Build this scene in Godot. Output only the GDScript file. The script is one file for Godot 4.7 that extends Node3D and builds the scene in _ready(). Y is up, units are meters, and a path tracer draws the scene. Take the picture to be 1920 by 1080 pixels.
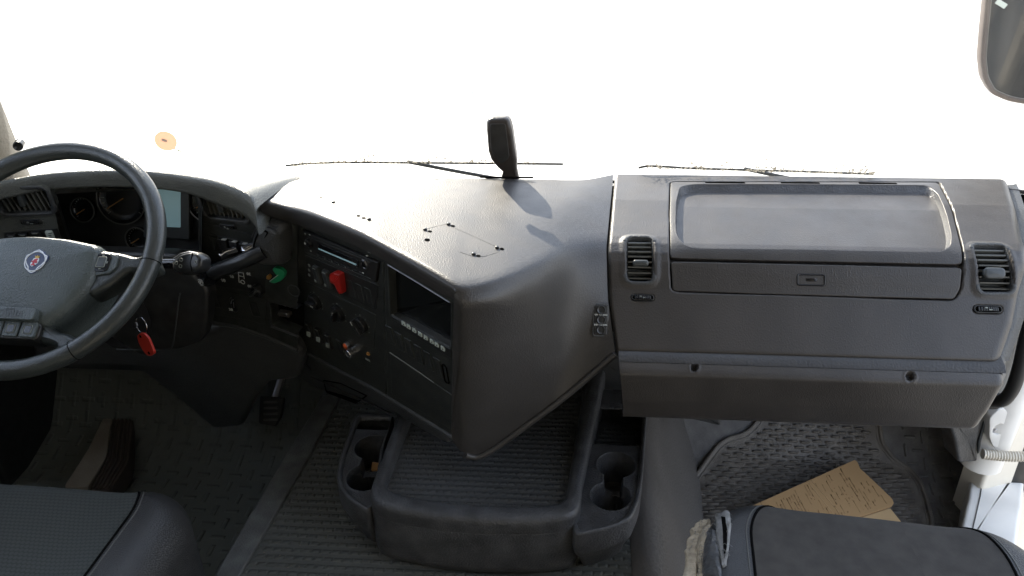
extends Node3D
# Cab of a truck seen from between and behind the seats. Metres, y up, driver on the left (-x), windscreen towards -z.
# Positions were surveyed along sight lines from where the photograph was taken onto surfaces of known place and size.

class Sight:
	static var eye := Vector3(0, 1.42, 0)
	static var b := Basis.IDENTITY
	static func ray(px: float, py: float) -> Vector3:
		return b * Vector3((px - 960.0) / 1500.0, -(py - 540.0) / 1500.0, -1.0)
	static func at_y(px: float, py: float, h: float) -> Vector3:
		var r := ray(px, py)
		return eye + r * ((h - eye.y) / r.y)
	static func at_z(px: float, py: float, f: float) -> Vector3:
		var r := ray(px, py)
		return eye + r * (-f / r.z)

class Face:
	func pt(_u: float, _v: float, _h: float) -> Vector3:
		return Vector3.ZERO
	func uv(_px: float, _py: float) -> Vector2:
		return Vector2.ZERO
	func list(a: Array) -> PackedVector2Array:   # surveyed outline: x, y, x, y ...
		var r := PackedVector2Array()
		for i in range(0, a.size(), 2):
			r.append(uv(a[i], a[i + 1]))
		return r

class Flat extends Face:
	var o: Vector3
	var t: Vector3
	var d: Vector3
	var n: Vector3
	func _init(origin: Vector3, along: Vector3, down: Vector3) -> void:
		o = origin
		t = along.normalized()
		d = (down - t * down.dot(t)).normalized()
		n = d.cross(t).normalized()
	func pt(u: float, v: float, h: float) -> Vector3:
		return o + t * u + d * v + n * h
	func uv(px: float, py: float) -> Vector2:
		var r := Sight.ray(px, py)
		var p := Sight.eye + r * ((o - Sight.eye).dot(n) / r.dot(n)) - o
		return Vector2(p.dot(t), p.dot(d))

class Bent extends Face:   # a profile (forward, height) swept along x
	var p := PackedVector2Array()
	var q := PackedVector2Array()
	var total := 0.0
	func _init(profile: PackedVector2Array) -> void:
		for i in profile.size() - 1:
			total += profile[i].distance_to(profile[i + 1])
		var acc := 0.0
		var j := 0
		var k := 400
		for i in k + 1:
			var s := total * i / k
			while j < profile.size() - 2 and acc + profile[j].distance_to(profile[j + 1]) < s:
				acc += profile[j].distance_to(profile[j + 1])
				j += 1
			p.append(profile[j].lerp(profile[j + 1], clampf((s - acc) / profile[j].distance_to(profile[j + 1]), 0, 1)))
		for i in k + 1:
			var e := p[mini(i + 4, k)] - p[maxi(i - 4, 0)]
			q.append(Vector2(e.y, -e.x).normalized())
	func pt(u: float, v: float, h: float) -> Vector3:
		var s := clampf(v / total, 0, 1) * 400.0
		var i := mini(int(s), 399)
		var a := p[i].lerp(p[i + 1], s - i) + q[i].lerp(q[i + 1], s - i) * h
		return Vector3(u, a.y, -a.x)
	func uv(px: float, py: float) -> Vector2:
		var r := Sight.ray(px, py)
		var before := 0.0
		for i in 401:
			var k := -p[i].x / r.z
			var gap := Sight.eye.y + r.y * k - p[i].y
			if i > 0 and (gap > 0.0) != (before > 0.0):
				var w := before / (before - gap)
				k = -(p[i - 1].x + (p[i].x - p[i - 1].x) * w) / r.z
				return Vector2(r.x * k, total * (i - 1 + w) / 400.0)
			before = gap
		push_warning("no hit %s %s" % [px, py])
		return Vector2.ZERO

class Cushion extends Face:   # flat top with rolled edges inside a rounded rectangle; u = x, v = z
	var c: Vector3
	var half: Vector2
	var rad: float
	var roll: float
	var crown := 0.0
	var bolster := 0.0
	var turn := 0.0
	func top(u: float, v: float) -> float:
		var w := Vector2(u - c.x, v - c.z).rotated(turn)
		var k := w.abs() - half + Vector2(rad, rad)
		var s := Vector2(maxf(k.x, 0), maxf(k.y, 0)).length() + minf(maxf(k.x, k.y), 0) - rad
		var e := clampf(roll + s, 0, roll)
		var side := clampf((absf(w.x) - half.x + 0.16) / 0.10, 0, 1)
		return c.y - (roll - sqrt(maxf(roll * roll - e * e, 0.0))) + bolster * side * side * (3 - 2 * side) + crown * (1 - pow(w.x / half.x, 2))
	func pt(u: float, v: float, h: float) -> Vector3:
		var e := 0.004
		var gx := (top(u + e, v) - top(u - e, v)) / (2 * e)
		var gz := (top(u, v + e) - top(u, v - e)) / (2 * e)
		return Vector3(u, top(u, v), v) + Vector3(-gx, 1, -gz).normalized() * h
	func uv(px: float, py: float) -> Vector2:
		var r := Sight.ray(px, py)
		var h := c.y
		for i in 30:
			var k := Sight.eye + r * ((h - Sight.eye.y) / r.y)
			h = lerpf(h, top(k.x, k.z), 0.5)
		var m := Sight.eye + r * ((h - Sight.eye.y) / r.y)
		return Vector2(m.x, m.z)

class MB:   # collects indexed faces; smooth normals are worked out on commit
	var v := PackedVector3Array()
	var ix := PackedInt32Array()
	var tx := PackedVector2Array()
	func rows(a: Array, close := false) -> void:
		var m: int = a[0].size()
		var base := v.size()
		for i in a.size():
			v.append_array(a[i])
			for j in m:
				tx.append(Vector2(float(j) / m, float(i) / a.size()))
		for i in a.size() - 1:
			for j in (m if close else m - 1):
				var p := base + i * m + j
				var q := base + i * m + (j + 1) % m
				ix.append_array(PackedInt32Array([p, q, p + m, q, q + m, p + m]))
	func fan(ring: PackedVector3Array, c: Vector3) -> void:
		var base := v.size()
		v.append_array(ring)
		v.append(c)
		for j in ring.size() + 1:
			tx.append(Vector2(0.5, 0.5))
		for j in ring.size():
			ix.append_array(PackedInt32Array([base + j, base + (j + 1) % ring.size(), base + ring.size()]))
	func tri(a: Vector3, b: Vector3, c: Vector3) -> void:
		var base := v.size()
		v.append_array(PackedVector3Array([a, b, c]))
		tx.append_array(PackedVector2Array([Vector2.ZERO, Vector2.RIGHT, Vector2.DOWN]))
		ix.append_array(PackedInt32Array([base, base + 1, base + 2]))
	func mesh(origin: Vector3) -> ArrayMesh:
		var n := PackedVector3Array()
		n.resize(v.size())
		for i in range(0, ix.size(), 3):
			var a := ix[i]
			var b := ix[i + 1]
			var c := ix[i + 2]
			var f := (v[c] - v[a]).cross(v[b] - v[a])
			n[a] += f
			n[b] += f
			n[c] += f
		var w := v.duplicate()
		for i in n.size():
			n[i] = n[i].normalized() if n[i].length_squared() > 1e-24 else Vector3.UP
			w[i] -= origin
		var arr := []
		arr.resize(Mesh.ARRAY_MAX)
		arr[Mesh.ARRAY_VERTEX] = w
		arr[Mesh.ARRAY_NORMAL] = n
		arr[Mesh.ARRAY_TEX_UV] = tx
		arr[Mesh.ARRAY_INDEX] = ix
		var m := ArrayMesh.new()
		m.add_surface_from_arrays(Mesh.PRIMITIVE_TRIANGLES, arr)
		return m

var origin := Vector3.ZERO      # base of the thing being built
var taken := {}
var M := {}
var font: SystemFont

# ---------------------------------------------------------------- objects
func numbered(n: String) -> String:
	if not taken.has(n):
		taken[n] = 0
		return n
	taken[n] += 1
	return "%s_%03d" % [n, taken[n]]

func thing(called: String, label: String, category: String, base: Vector3, group := "") -> Node3D:
	var o := Node3D.new()
	o.name = numbered(called)
	add_child(o)
	o.position = base
	o.set_meta("label", label)
	o.set_meta("category", category)
	if group:
		o.set_meta("group", group)
	origin = base
	return o

func part(mb: MB, called: String, mat: Material, parent: Node3D) -> MeshInstance3D:
	var o := MeshInstance3D.new()
	o.mesh = mb.mesh(origin)
	o.mesh.surface_set_material(0, mat)
	name_part(o, called, parent)
	return o

func name_part(o: Node3D, called: String, parent: Node3D) -> void:
	var k := called
	var i := 0
	while parent.has_node(NodePath(k)):
		i += 1
		k = "%s_%03d" % [called, i]
	o.name = k
	parent.add_child(o, true)

func structure(mb: MB, called: String, mat: Material, label := "", category := "") -> MeshInstance3D:
	origin = Vector3.ZERO
	var o := part(mb, called, mat, self)
	o.set_meta("kind", "structure")
	if label:
		o.set_meta("label", label)
		o.set_meta("category", category)
	return o

func words(text: String, f: Face, u: float, v: float, h: float, size: float, mat: Material, parent: Node3D, called := "lettering", turn := 0.0) -> void:
	var tm := TextMesh.new()
	tm.text = text
	tm.font = font
	tm.font_size = 32
	tm.pixel_size = size / 23.0
	tm.depth = 0.0006
	tm.curve_step = 1.5
	tm.material = mat
	var o := MeshInstance3D.new()
	o.mesh = tm
	var p := f.pt(u, v, h)
	var x := (f.pt(u + 0.002, v, h) - p).normalized()
	var y := (f.pt(u, v - 0.002, h) - p).normalized()
	var z := x.cross(y).normalized()
	o.transform = Transform3D(Basis(x, z.cross(x), z) * Basis(Vector3(0, 0, 1), turn), p - origin)
	name_part(o, called, parent)

# ---------------------------------------------------------------- shapes
func rr(c: Vector2, w: float, h: float, r: float, turn := 0.0, seg := 4) -> PackedVector2Array:
	var a := PackedVector2Array()
	for k in 4:
		var cc := Vector2((w / 2 - r) * [1, -1, -1, 1][k], (h / 2 - r) * [1, 1, -1, -1][k])
		for i in seg + 1:
			a.append(c + (cc + Vector2.from_angle(PI / 2 * (k + float(i) / seg)) * r).rotated(turn))
	return a

func disc(c: Vector2, r: float, n := 24) -> PackedVector2Array:
	var a := PackedVector2Array()
	for i in n:
		a.append(c + Vector2.from_angle(TAU * i / n) * r)
	return a

func rounded(a: PackedVector2Array, r: float, seg := 4) -> PackedVector2Array:   # a polygon with its corners rounded
	var o := PackedVector2Array()
	var n := a.size()
	for i in n:
		var p := a[i]
		var e := a[(i + n - 1) % n] - p
		var f := a[(i + 1) % n] - p
		var k := minf(r, minf(e.length(), f.length()) * 0.45)
		for j in seg + 1:
			var w := float(j) / seg
			o.append((p + e.normalized() * k).lerp(p, w).lerp(p.lerp(p + f.normalized() * k, w), w))
	return o

func by_angle(a: PackedVector2Array, c: Vector2, n: int) -> PackedVector2Array:   # n points round c, on the outline a
	var o := PackedVector2Array()
	for i in n:
		var dir := Vector2.from_angle(TAU * i / n)
		var best := 0.0
		for j in a.size():
			var p := a[j] - c
			var e := a[(j + 1) % a.size()] - a[j]
			var den := dir.cross(e)
			if absf(den) < 1e-12:
				continue
			var s := p.cross(e) / den
			var w := p.cross(dir) / den
			if s > best and w >= -1e-6 and w <= 1.000001:
				best = s
		o.append(c + dir * best)
	return o

func area(a: PackedVector2Array) -> float:
	var s := 0.0
	for i in a.size():
		s += a[i].cross(a[(i + 1) % a.size()])
	return s

func inset(a: PackedVector2Array, k: float) -> PackedVector2Array:
	var o := PackedVector2Array()
	var n := a.size()
	var sg := signf(area(a))
	for i in n:
		var e := (a[i] - a[(i + n - 1) % n]).normalized()
		var f := (a[(i + 1) % n] - a[i]).normalized()
		var m := (e + f).normalized()
		var c := maxf(m.dot(e), 0.6)
		o.append(a[i] + m.orthogonal() * (-sg * k / c))
	return o

func ring(f: Face, a: PackedVector2Array, h: float) -> PackedVector3Array:
	var o := PackedVector3Array()
	if area(a) < 0:
		for i in range(a.size() - 1, -1, -1):
			o.append(f.pt(a[i].x, a[i].y, h))
	else:
		for p in a:
			o.append(f.pt(p.x, p.y, h))
	return o

func middle(a: PackedVector2Array) -> Vector2:
	var c := Vector2.ZERO
	for p in a:
		c += p
	return c / a.size()

func pad(mb: MB, f: Face, a: PackedVector2Array, prof: Array, cap := true, crown := 0.0, capn := 3) -> void:   # prof: inset, height, inset, height ...
	var rows := []
	var last := a
	for i in range(0, prof.size(), 2):
		last = inset(a, prof[i]) if prof[i] != 0.0 else a
		rows.append(ring(f, last, prof[i + 1]))
	if cap:
		var c := middle(last)
		var h: float = prof[prof.size() - 1]
		for k in range(1, capn + 1):
			var s := 1.0 - float(k) / capn
			if k == capn:
				s = 0.001
			var b := PackedVector2Array()
			for p in last:
				b.append(c + (p - c) * s)
			rows.append(ring(f, b, h + crown * (1.0 - s * s)))
	mb.rows(rows, true)

func slab(mb: MB, f: Face, a: PackedVector2Array, h0: float, h1: float, bev := 0.0012, crown := 0.0) -> void:
	pad(mb, f, a, [0, h0, 0, h1 - bev, bev * 0.3, h1 - bev * 0.3, bev, h1, bev * 1.6, h1], true, crown)

func between(mb: MB, f: Face, outer: PackedVector2Array, inner: PackedVector2Array, steps: Array, cap := true) -> void:   # steps: share of the way inwards, height
	var rows := []
	var last := PackedVector2Array()
	for i in range(0, steps.size(), 2):
		last = PackedVector2Array()
		for j in outer.size():
			last.append(outer[j].lerp(inner[j], steps[i]))
		rows.append(ring(f, last, steps[i + 1]))
	if cap:
		var c := middle(last)
		for s in [0.8, 0.6, 0.4, 0.2, 0.001]:
			var b := PackedVector2Array()
			for p in last:
				b.append(c + (p - c) * s)
			rows.append(ring(f, b, steps[steps.size() - 1]))
	mb.rows(rows, true)

func box(mb: MB, c: Vector3, size: Vector3, bev := 0.004, basis := Basis.IDENTITY) -> void:
	var f := Flat.new(c, basis.x, basis.z)
	pad(mb, f, rr(Vector2.ZERO, size.x, size.z, minf(bev * 1.5, minf(size.x, size.z) * 0.45), 0, 2), [bev, -size.y / 2, 0, -size.y / 2 + bev, 0, size.y / 2 - bev, bev * 0.3, size.y / 2 - bev * 0.3, bev, size.y / 2], true, 0, 1)
	var r := ring(f, inset(rr(Vector2.ZERO, size.x, size.z, minf(bev * 1.5, minf(size.x, size.z) * 0.45), 0, 2), bev), -size.y / 2)
	r.reverse()
	mb.fan(r, c - f.n * size.y / 2)

func smooth_path(a: Array, seg := 8, closed := false) -> PackedVector3Array:
	var o := PackedVector3Array()
	var n := a.size()
	for i in (n if closed else n - 1):
		var p0: Vector3 = a[(i + n - 1) % n] if closed or i > 0 else a[0] * 2 - a[1]
		var p1: Vector3 = a[i]
		var p2: Vector3 = a[(i + 1) % n]
		var p3: Vector3 = a[(i + 2) % n] if closed or i < n - 2 else p2 * 2 - p1
		var ta := maxf(sqrt(p0.distance_to(p1)), 1e-4)
		var tb := maxf(sqrt(p1.distance_to(p2)), 1e-4)
		var tc := maxf(sqrt(p2.distance_to(p3)), 1e-4)
		for k in seg:
			o.append(p1.cubic_interpolate_in_time(p2, p0, p3, float(k) / seg, tb, -ta, tb + tc))
	if not closed:
		o.append(a[n - 1])
	return o

func tube(mb: MB, path: PackedVector3Array, r: float, sides := 10, closed := false, flat := 1.0, flat_dir := Vector3.UP, wave := 0.0, waves := 0) -> void:
	var rows := []
	var n := path.size()
	var side := Vector3.ZERO
	for i in n:
		var tn: Vector3
		if closed:
			tn = (path[(i + 1) % n] - path[(i + n - 1) % n]).normalized()
		else:
			tn = (path[mini(i + 1, n - 1)] - path[maxi(i - 1, 0)]).normalized()
		if flat != 1.0:
			side = flat_dir
		elif side == Vector3.ZERO:
			side = tn.cross(Vector3.UP if absf(tn.y) < 0.9 else Vector3.RIGHT)
		side = (side - tn * side.dot(tn)).normalized()
		var up := side.cross(tn)
		var rad := r * (1.0 + (wave * sin(TAU * waves * i / n) if waves else 0.0))
		var row := PackedVector3Array()
		for j in sides:
			var an := TAU * j / sides
			row.append(path[i] + side * cos(an) * rad * flat + up * sin(an) * rad)
		rows.append(row)
	if closed:
		rows.append(rows[0])
	mb.rows(rows, true)
	if not closed:
		var rv: PackedVector3Array = rows[0].duplicate()
		rv.reverse()
		mb.fan(rv, path[0])
		mb.fan(rows[n - 1], path[n - 1])

func line_on(mb: MB, f: Face, a: PackedVector2Array, h: float, r: float, closed := false) -> void:
	var p := PackedVector3Array()
	for q in a:
		p.append(f.pt(q.x, q.y, h))
	tube(mb, p, r, 6, closed)

func relief(mb: MB, f: Face, l: Callable, r: Callable, v0: float, v1: float, nu: int, nv: int, h: Callable) -> void:
	var rows := []
	for i in nv + 1:
		var v := lerpf(v0, v1, float(i) / nv)
		var a: float = l.call(v)
		var b: float = r.call(v)
		var row := PackedVector3Array()
		for j in nu + 1:
			var u := lerpf(a, b, float(j) / nu)
			row.append(f.pt(u, v, h.call(u, v)))
		rows.append(row)
	mb.rows(rows)

func dist_in(a: PackedVector2Array, p: Vector2) -> float:   # distance to an outline, negative inside
	var best := 1e9
	var inside := false
	var n := a.size()
	for i in n:
		var s := a[i]
		var e := a[(i + 1) % n]
		var w := e - s
		best = minf(best, (p - s - w * clampf((p - s).dot(w) / w.length_squared(), 0, 1)).length_squared())
		if (s.y > p.y) != (e.y > p.y) and p.x < s.x + w.x * (p.y - s.y) / w.y:
			inside = not inside
	return sqrt(best) * (-1.0 if inside else 1.0)

class Pits:   # recesses and rims on a surface
	var a := []
	func add(outline: PackedVector2Array, depth: float, soft: float, rim := 0.0, rim_w := 0.004) -> void:
		var lo := outline[0]
		var hi := outline[0]
		for p in outline:
			lo = lo.min(p)
			hi = hi.max(p)
		a.append([outline, depth, soft, rim, rim_w, lo - Vector2.ONE * (rim_w * 2.5 + 0.004), hi + Vector2.ONE * (rim_w * 2.5 + 0.004)])
	func h(u: float, v: float, host: Node) -> float:
		var s := 0.0
		for e in a:
			if u < e[5].x or v < e[5].y or u > e[6].x or v > e[6].y:
				continue
			var d: float = host.dist_in(e[0], Vector2(u, v))
			s -= e[1] * smoothstep(0.0, -e[2], d)
			if e[3] != 0.0 and d > -e[4] * 0.3:
				s += e[3] * smoothstep(e[4] * 2.2, e[4] * 0.6, d)
		return s

# ---------------------------------------------------------------- materials
func noise_tex(freq: float, kind: int, as_normal: bool, strength: float, lo := 0.0, hi := 1.0, size := 512, sd := 1, oct := 3) -> NoiseTexture2D:
	var n := FastNoiseLite.new()
	n.seed = sd
	n.noise_type = kind
	n.frequency = freq
	n.fractal_octaves = oct
	if kind == FastNoiseLite.TYPE_CELLULAR:
		n.cellular_return_type = FastNoiseLite.RETURN_DISTANCE
		n.fractal_type = FastNoiseLite.FRACTAL_NONE
	var t := NoiseTexture2D.new()
	t.width = size
	t.height = size
	t.seamless = true
	t.noise = n
	t.as_normal_map = as_normal
	t.bump_strength = strength
	if not as_normal:
		var g := Gradient.new()
		g.set_color(0, Color(lo, lo, lo))
		g.set_color(1, Color(hi, hi, hi))
		t.color_ramp = g
	return t

func mat(lin: Color, rough: float, metal := 0.0) -> StandardMaterial3D:
	var m := StandardMaterial3D.new()
	m.albedo_color = lin.linear_to_srgb()
	m.roughness = rough
	m.metallic = metal
	m.cull_mode = BaseMaterial3D.CULL_DISABLED
	return m

func worn(m: StandardMaterial3D, normal: Texture2D, nscale: float, blotch: Texture2D, rough: Texture2D, rep: float) -> StandardMaterial3D:
	m.uv1_triplanar = true
	m.uv1_world_triplanar = true
	m.uv1_scale = Vector3.ONE * rep
	if normal:
		m.normal_enabled = true
		m.normal_texture = normal
		m.normal_scale = nscale
	if blotch:
		m.albedo_texture = blotch
	if rough:
		m.roughness_texture = rough
	return m

func bumped(m: StandardMaterial3D, t: Texture2D, cm: float, rep: float) -> StandardMaterial3D:
	m.uv1_triplanar = true
	m.uv1_world_triplanar = true
	m.uv1_scale = Vector3.ONE * rep
	m.heightmap_enabled = true
	m.heightmap_texture = t
	m.heightmap_scale = cm
	return m

func picture(w: int, fill: Callable) -> ImageTexture:
	var im := Image.create(w, w, false, Image.FORMAT_RGB8)
	for y in w:
		for x in w:
			im.set_pixel(x, y, fill.call(x, y))
	return ImageTexture.create_from_image(im)

func grey(k: float) -> Color:
	return Color(k, k, k)

func make_materials() -> void:
	var grain := noise_tex(0.16, FastNoiseLite.TYPE_CELLULAR, true, 6.0, 0, 1, 1024, 3)
	var fine := noise_tex(0.22, FastNoiseLite.TYPE_SIMPLEX_SMOOTH, true, 3.0, 0, 1, 512, 5)
	var blotch := noise_tex(0.006, FastNoiseLite.TYPE_SIMPLEX_SMOOTH, false, 0, 0.82, 1.0, 512, 7, 5)
	var dusty := noise_tex(0.02, FastNoiseLite.TYPE_SIMPLEX_SMOOTH, false, 0, 0.62, 1.0, 512, 9, 6)
	var smudge := noise_tex(0.012, FastNoiseLite.TYPE_SIMPLEX_SMOOTH, false, 0, 0.78, 1.0, 512, 11, 5)
	M.pad = worn(mat(Color(0.05, 0.047, 0.045), 0.47), grain, 0.17, blotch, smudge, 2.6)
	M.fascia = worn(mat(Color(0.052, 0.0465, 0.042), 0.49), grain, 0.15, blotch, smudge, 2.6)
	M.band = worn(mat(Color(0.045, 0.044, 0.044), 0.62), fine, 0.3, blotch, smudge, 2.0)
	M.tray = worn(mat(Color(0.095, 0.098, 0.108), 0.46), fine, 0.4, dusty, smudge, 2.0)
	M.face = worn(mat(Color(0.042, 0.045, 0.041), 0.48), fine, 0.3, dusty, smudge, 3.0)
	M.black = worn(mat(Color(0.03, 0.03, 0.029), 0.42), null, 0, dusty, smudge, 3.0)
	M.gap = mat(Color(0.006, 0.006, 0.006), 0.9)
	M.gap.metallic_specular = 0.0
	M.hood = worn(mat(Color(0.12, 0.125, 0.112), 0.5), grain, 0.5, blotch, smudge, 2.6)
	M.lower = worn(mat(Color(0.065, 0.068, 0.07), 0.55), fine, 0.4, blotch, smudge, 2.0)
	M.console = worn(mat(Color(0.095, 0.098, 0.104), 0.5), fine, 0.45, dusty, smudge, 2.0)
	M.wheel = worn(mat(Color(0.042, 0.048, 0.046), 0.33), fine, 0.35, blotch, smudge, 3.0)
	M.hub = worn(mat(Color(0.08, 0.098, 0.098), 0.42), grain, 0.45, blotch, smudge, 2.6)
	M.gloss = mat(Color(0.008, 0.008, 0.009), 0.12)
	M.screen = mat(Color(0.008, 0.009, 0.009), 0.25)
	M.chrome = mat(Color(0.7, 0.7, 0.72), 0.18, 1.0)
	M.satin = mat(Color(0.4, 0.4, 0.42), 0.38, 1.0)
	M.knob = mat(Color(0.016, 0.017, 0.018), 0.3)
	M.rocker = mat(Color(0.045, 0.05, 0.05), 0.4)
	M.ink = mat(Color(0.55, 0.57, 0.55), 0.6)
	M.dim = mat(Color(0.22, 0.24, 0.22), 0.6)
	M.red = mat(Color(0.42, 0.02, 0.015), 0.3)
	M.tag = mat(Color(0.62, 0.045, 0.03), 0.35)
	M.orange = mat(Color(0.8, 0.14, 0.04), 0.3)
	M.green = mat(Color(0.02, 0.30, 0.13), 0.35)
	M.brass = mat(Color(0.35, 0.17, 0.04), 0.5)
	M.lcd = mat(Color(0.36, 0.52, 0.58), 0.2)
	M.lcd.emission_enabled = true
	M.lcd.emission = Color(0.55, 0.7, 0.72)
	M.lcd.emission_energy_multiplier = 0.045
	M.lamp = mat(Color(0.5, 0.56, 0.52), 0.4)
	M.cover = mat(Color(0.34, 0.4, 0.4), 0.4)
	M.white = worn(mat(Color(0.88, 0.86, 0.81), 0.5), null, 0, blotch, null, 1.0)
	M.cream = worn(mat(Color(0.88, 0.82, 0.70), 0.5), null, 0, blotch, null, 1.0)
	M.beige = worn(mat(Color(0.36, 0.32, 0.26), 0.7), fine, 0.4, blotch, null, 2.0)
	M.liner = worn(mat(Color(0.52, 0.49, 0.44), 0.85), fine, 0.5, blotch, null, 2.0)
	M.seal = mat(Color(0.015, 0.015, 0.015), 0.6)
	M.foam = worn(mat(Color(0.66, 0.57, 0.43), 0.95), noise_tex(0.05, FastNoiseLite.TYPE_SIMPLEX_SMOOTH, true, 8, 0, 1, 512, 21, 4), 0.9, dusty, null, 5.0)
	M.felt = worn(mat(Color(0.34, 0.34, 0.33), 0.9), fine, 0.8, dusty, null, 5.0)
	M.film = worn(mat(Color(0.15, 0.155, 0.16), 0.4), noise_tex(0.012, FastNoiseLite.TYPE_SIMPLEX, true, 14, 0, 1, 512, 23, 4), 1.0, dusty, null, 5.0)
	M.vinyl = worn(mat(Color(0.036, 0.036, 0.036), 0.52), grain, 0.3, blotch, smudge, 2.6)
	M.thread = mat(Color(0.09, 0.09, 0.085), 0.8)
	M.dust = mat(Color(0.4, 0.37, 0.32), 0.95)
	M.dust.backlight_enabled = true
	M.dust.backlight = Color(0.4, 0.38, 0.34)
	M.kick = worn(mat(Color(0.06, 0.06, 0.06), 0.5), fine, 0.3, dusty, smudge, 2.0)
	# woven and moulded surfaces: fine relief only
	var cells := picture(128, func(x: int, y: int) -> Color:
		var row := y / 16
		var lx := fposmod(x + (8 if row % 2 else 0), 16)
		var ly := y % 16
		var k := clampf(minf(minf(lx, 15 - lx) / 2.5, minf(ly - 3.0, 12.0 - ly) / 2.0), 0, 1)
		return grey(k))
	var plaid := picture(128, func(x: int, y: int) -> Color:
		var cx := x / 32
		var cy := y / 32
		var lx := x % 32
		var ly := y % 32
		var k := 0.0
		if (cx + cy) % 2 == 0:
			k = clampf(minf(minf(lx - 2, 29 - lx) / 2.0, minf(absf(ly - 16.0) * -1.0 + 4.0, 3.0) / 2.0), 0, 1)
		else:
			k = clampf(minf(minf(ly - 2, 29 - ly) / 2.0, minf(absf(lx - 16.0) * -1.0 + 4.0, 3.0) / 2.0), 0, 1)
		return grey(k))
	var weave := picture(256, func(x: int, y: int) -> Color:
		var row := y / 32
		var lx := fposmod(x + (16 if row % 2 else 0), 32) - 15.5
		var ly := (y % 32) - 15.5
		var hex := maxf(absf(lx) * 0.86 + absf(ly) * 0.5, absf(ly))
		var k := smoothstep(15.5, 12.5, hex) * 0.6 + 0.2 * float((x + y) % 4 < 2) + 0.2 * float((x - y + 256) % 4 < 2)
		return grey(k))
	var twill := picture(128, func(x: int, y: int) -> Color:
		return grey(0.5 * float((x / 2 + y / 4) % 2) + 0.5 * float(((x + 2 * y) / 3) % 3 == 0)))
	var tint := picture(256, func(x: int, y: int) -> Color:
		var row := y / 32
		var lx := fposmod(x + (16 if row % 2 else 0), 32) - 15.5
		var ly := (y % 32) - 15.5
		return grey(0.86 if maxf(absf(lx) * 0.86 + absf(ly) * 0.5, absf(ly)) > 13.4 else 1.0))
	var lint := FastNoiseLite.new()
	lint.seed = 40
	lint.frequency = 0.012
	lint.fractal_octaves = 5
	var specks := RandomNumberGenerator.new()
	specks.seed = 41
	var worn_cloth := picture(512, func(x: int, y: int) -> Color:
		var k := 0.86 + 0.14 * lint.get_noise_2d(x, y) + 0.10 * float((x / 2 + y / 3) % 2)
		return grey(clampf(k + (0.5 if specks.randf() < 0.0012 else 0.0), 0.0, 1.0)))
	var creased := picture(512, func(x: int, y: int) -> Color:
		return grey(clampf(0.5 + 0.45 * lint.get_noise_2d(x * 0.6 + 900, y * 0.6) + 0.12 * float((x / 2 + y / 3) % 2), 0.0, 1.0)))
	M.insert = bumped(mat(Color(0.06, 0.062, 0.062), 0.55), cells, 0.16, 9.0)
	M.tunnel = bumped(mat(Color(0.075, 0.078, 0.07), 0.6), cells, 0.2, 7.0)
	M.driver_floor = bumped(mat(Color(0.13, 0.14, 0.125), 0.6), plaid, 0.4, 6.0)
	M.mat = worn(mat(Color(0.20, 0.18, 0.155), 0.55), fine, 0.5, dusty, smudge, 2.0)
	M.plate = worn(mat(Color(0.19, 0.185, 0.18), 0.5), fine, 0.4, dusty, smudge, 2.0)
	M.cloth = bumped(mat(Color(0.066, 0.074, 0.071), 0.95), weave, 0.08, 17.0)
	M.cloth.albedo_texture = tint
	M.cloth_right = bumped(mat(Color(0.052, 0.048, 0.043), 0.95), creased, 0.08, 4.0)
	M.cloth_right.albedo_texture = worn_cloth
	M.strip = worn(mat(Color(0.14, 0.145, 0.138), 0.5), fine, 0.3, dusty, smudge, 2.0)
	M.side = worn(mat(Color(0.115, 0.108, 0.102), 0.5), fine, 0.3, blotch, null, 1.2)
	M.ground = worn(mat(Color(0.50, 0.46, 0.40), 0.95), null, 0, noise_tex(0.03, FastNoiseLite.TYPE_SIMPLEX, false, 0, 0.8, 1.0, 512, 31, 5), null, 0.15)
	M.slat = mat(Color(0.085, 0.085, 0.075), 0.5)
	M.rib = mat(Color(0.085, 0.066, 0.054), 0.6)
	M.scuff = mat(Color(0.17, 0.17, 0.175), 0.8)
	M.grit = mat(Color(0.24, 0.2, 0.15), 0.95)
	M.navy = mat(Color(0.02, 0.035, 0.09), 0.3)
	M.silver = mat(Color(0.62, 0.64, 0.66), 0.3, 0.3)
	M.crest_red = mat(Color(0.45, 0.02, 0.04), 0.4)
	M.crest_gold = mat(Color(0.6, 0.38, 0.05), 0.4)
	M.brass_dark = mat(Color(0.05, 0.045, 0.038), 0.5)
	M.stain = mat(Color(0.27, 0.165, 0.08), 0.95)
	M.mount = worn(mat(Color(0.06, 0.048, 0.04), 0.45), fine, 0.4, dusty, smudge, 3.0)
	M.mount_brown = mat(Color(0.06, 0.042, 0.033), 0.5)
	M.mirror = mat(Color(0.03, 0.028, 0.027), 0.1, 0.0)
	M.mirror.metallic_specular = 0.25
	M.satin_dark = mat(Color(0.2, 0.19, 0.17), 0.4, 1.0)
	M.sticker = mat(Color(0.8, 0.45, 0.3), 0.6)
	M.sticker.backlight_enabled = true
	M.sticker.backlight = Color(0.66, 0.49, 0.41)
	M.sticker_mark = mat(Color(0.8, 0.6, 0.5), 0.6)
	M.sticker_blue = mat(Color(0.5, 0.62, 0.74), 0.6)
	M.sticker_blue.backlight_enabled = true
	M.sticker_blue.backlight = Color(0.58, 0.68, 0.76)
	M.leaf = mat(Color(0.2, 0.26, 0.08), 0.7)
	# corrugated board: liner tone, ridges and scuffs
	M.board = mat(Color(0.42, 0.265, 0.125), 0.9)
	M.board_fold = mat(Color(0.50, 0.34, 0.175), 0.9)
	var g := StandardMaterial3D.new()
	g.transparency = BaseMaterial3D.TRANSPARENCY_ALPHA
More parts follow.
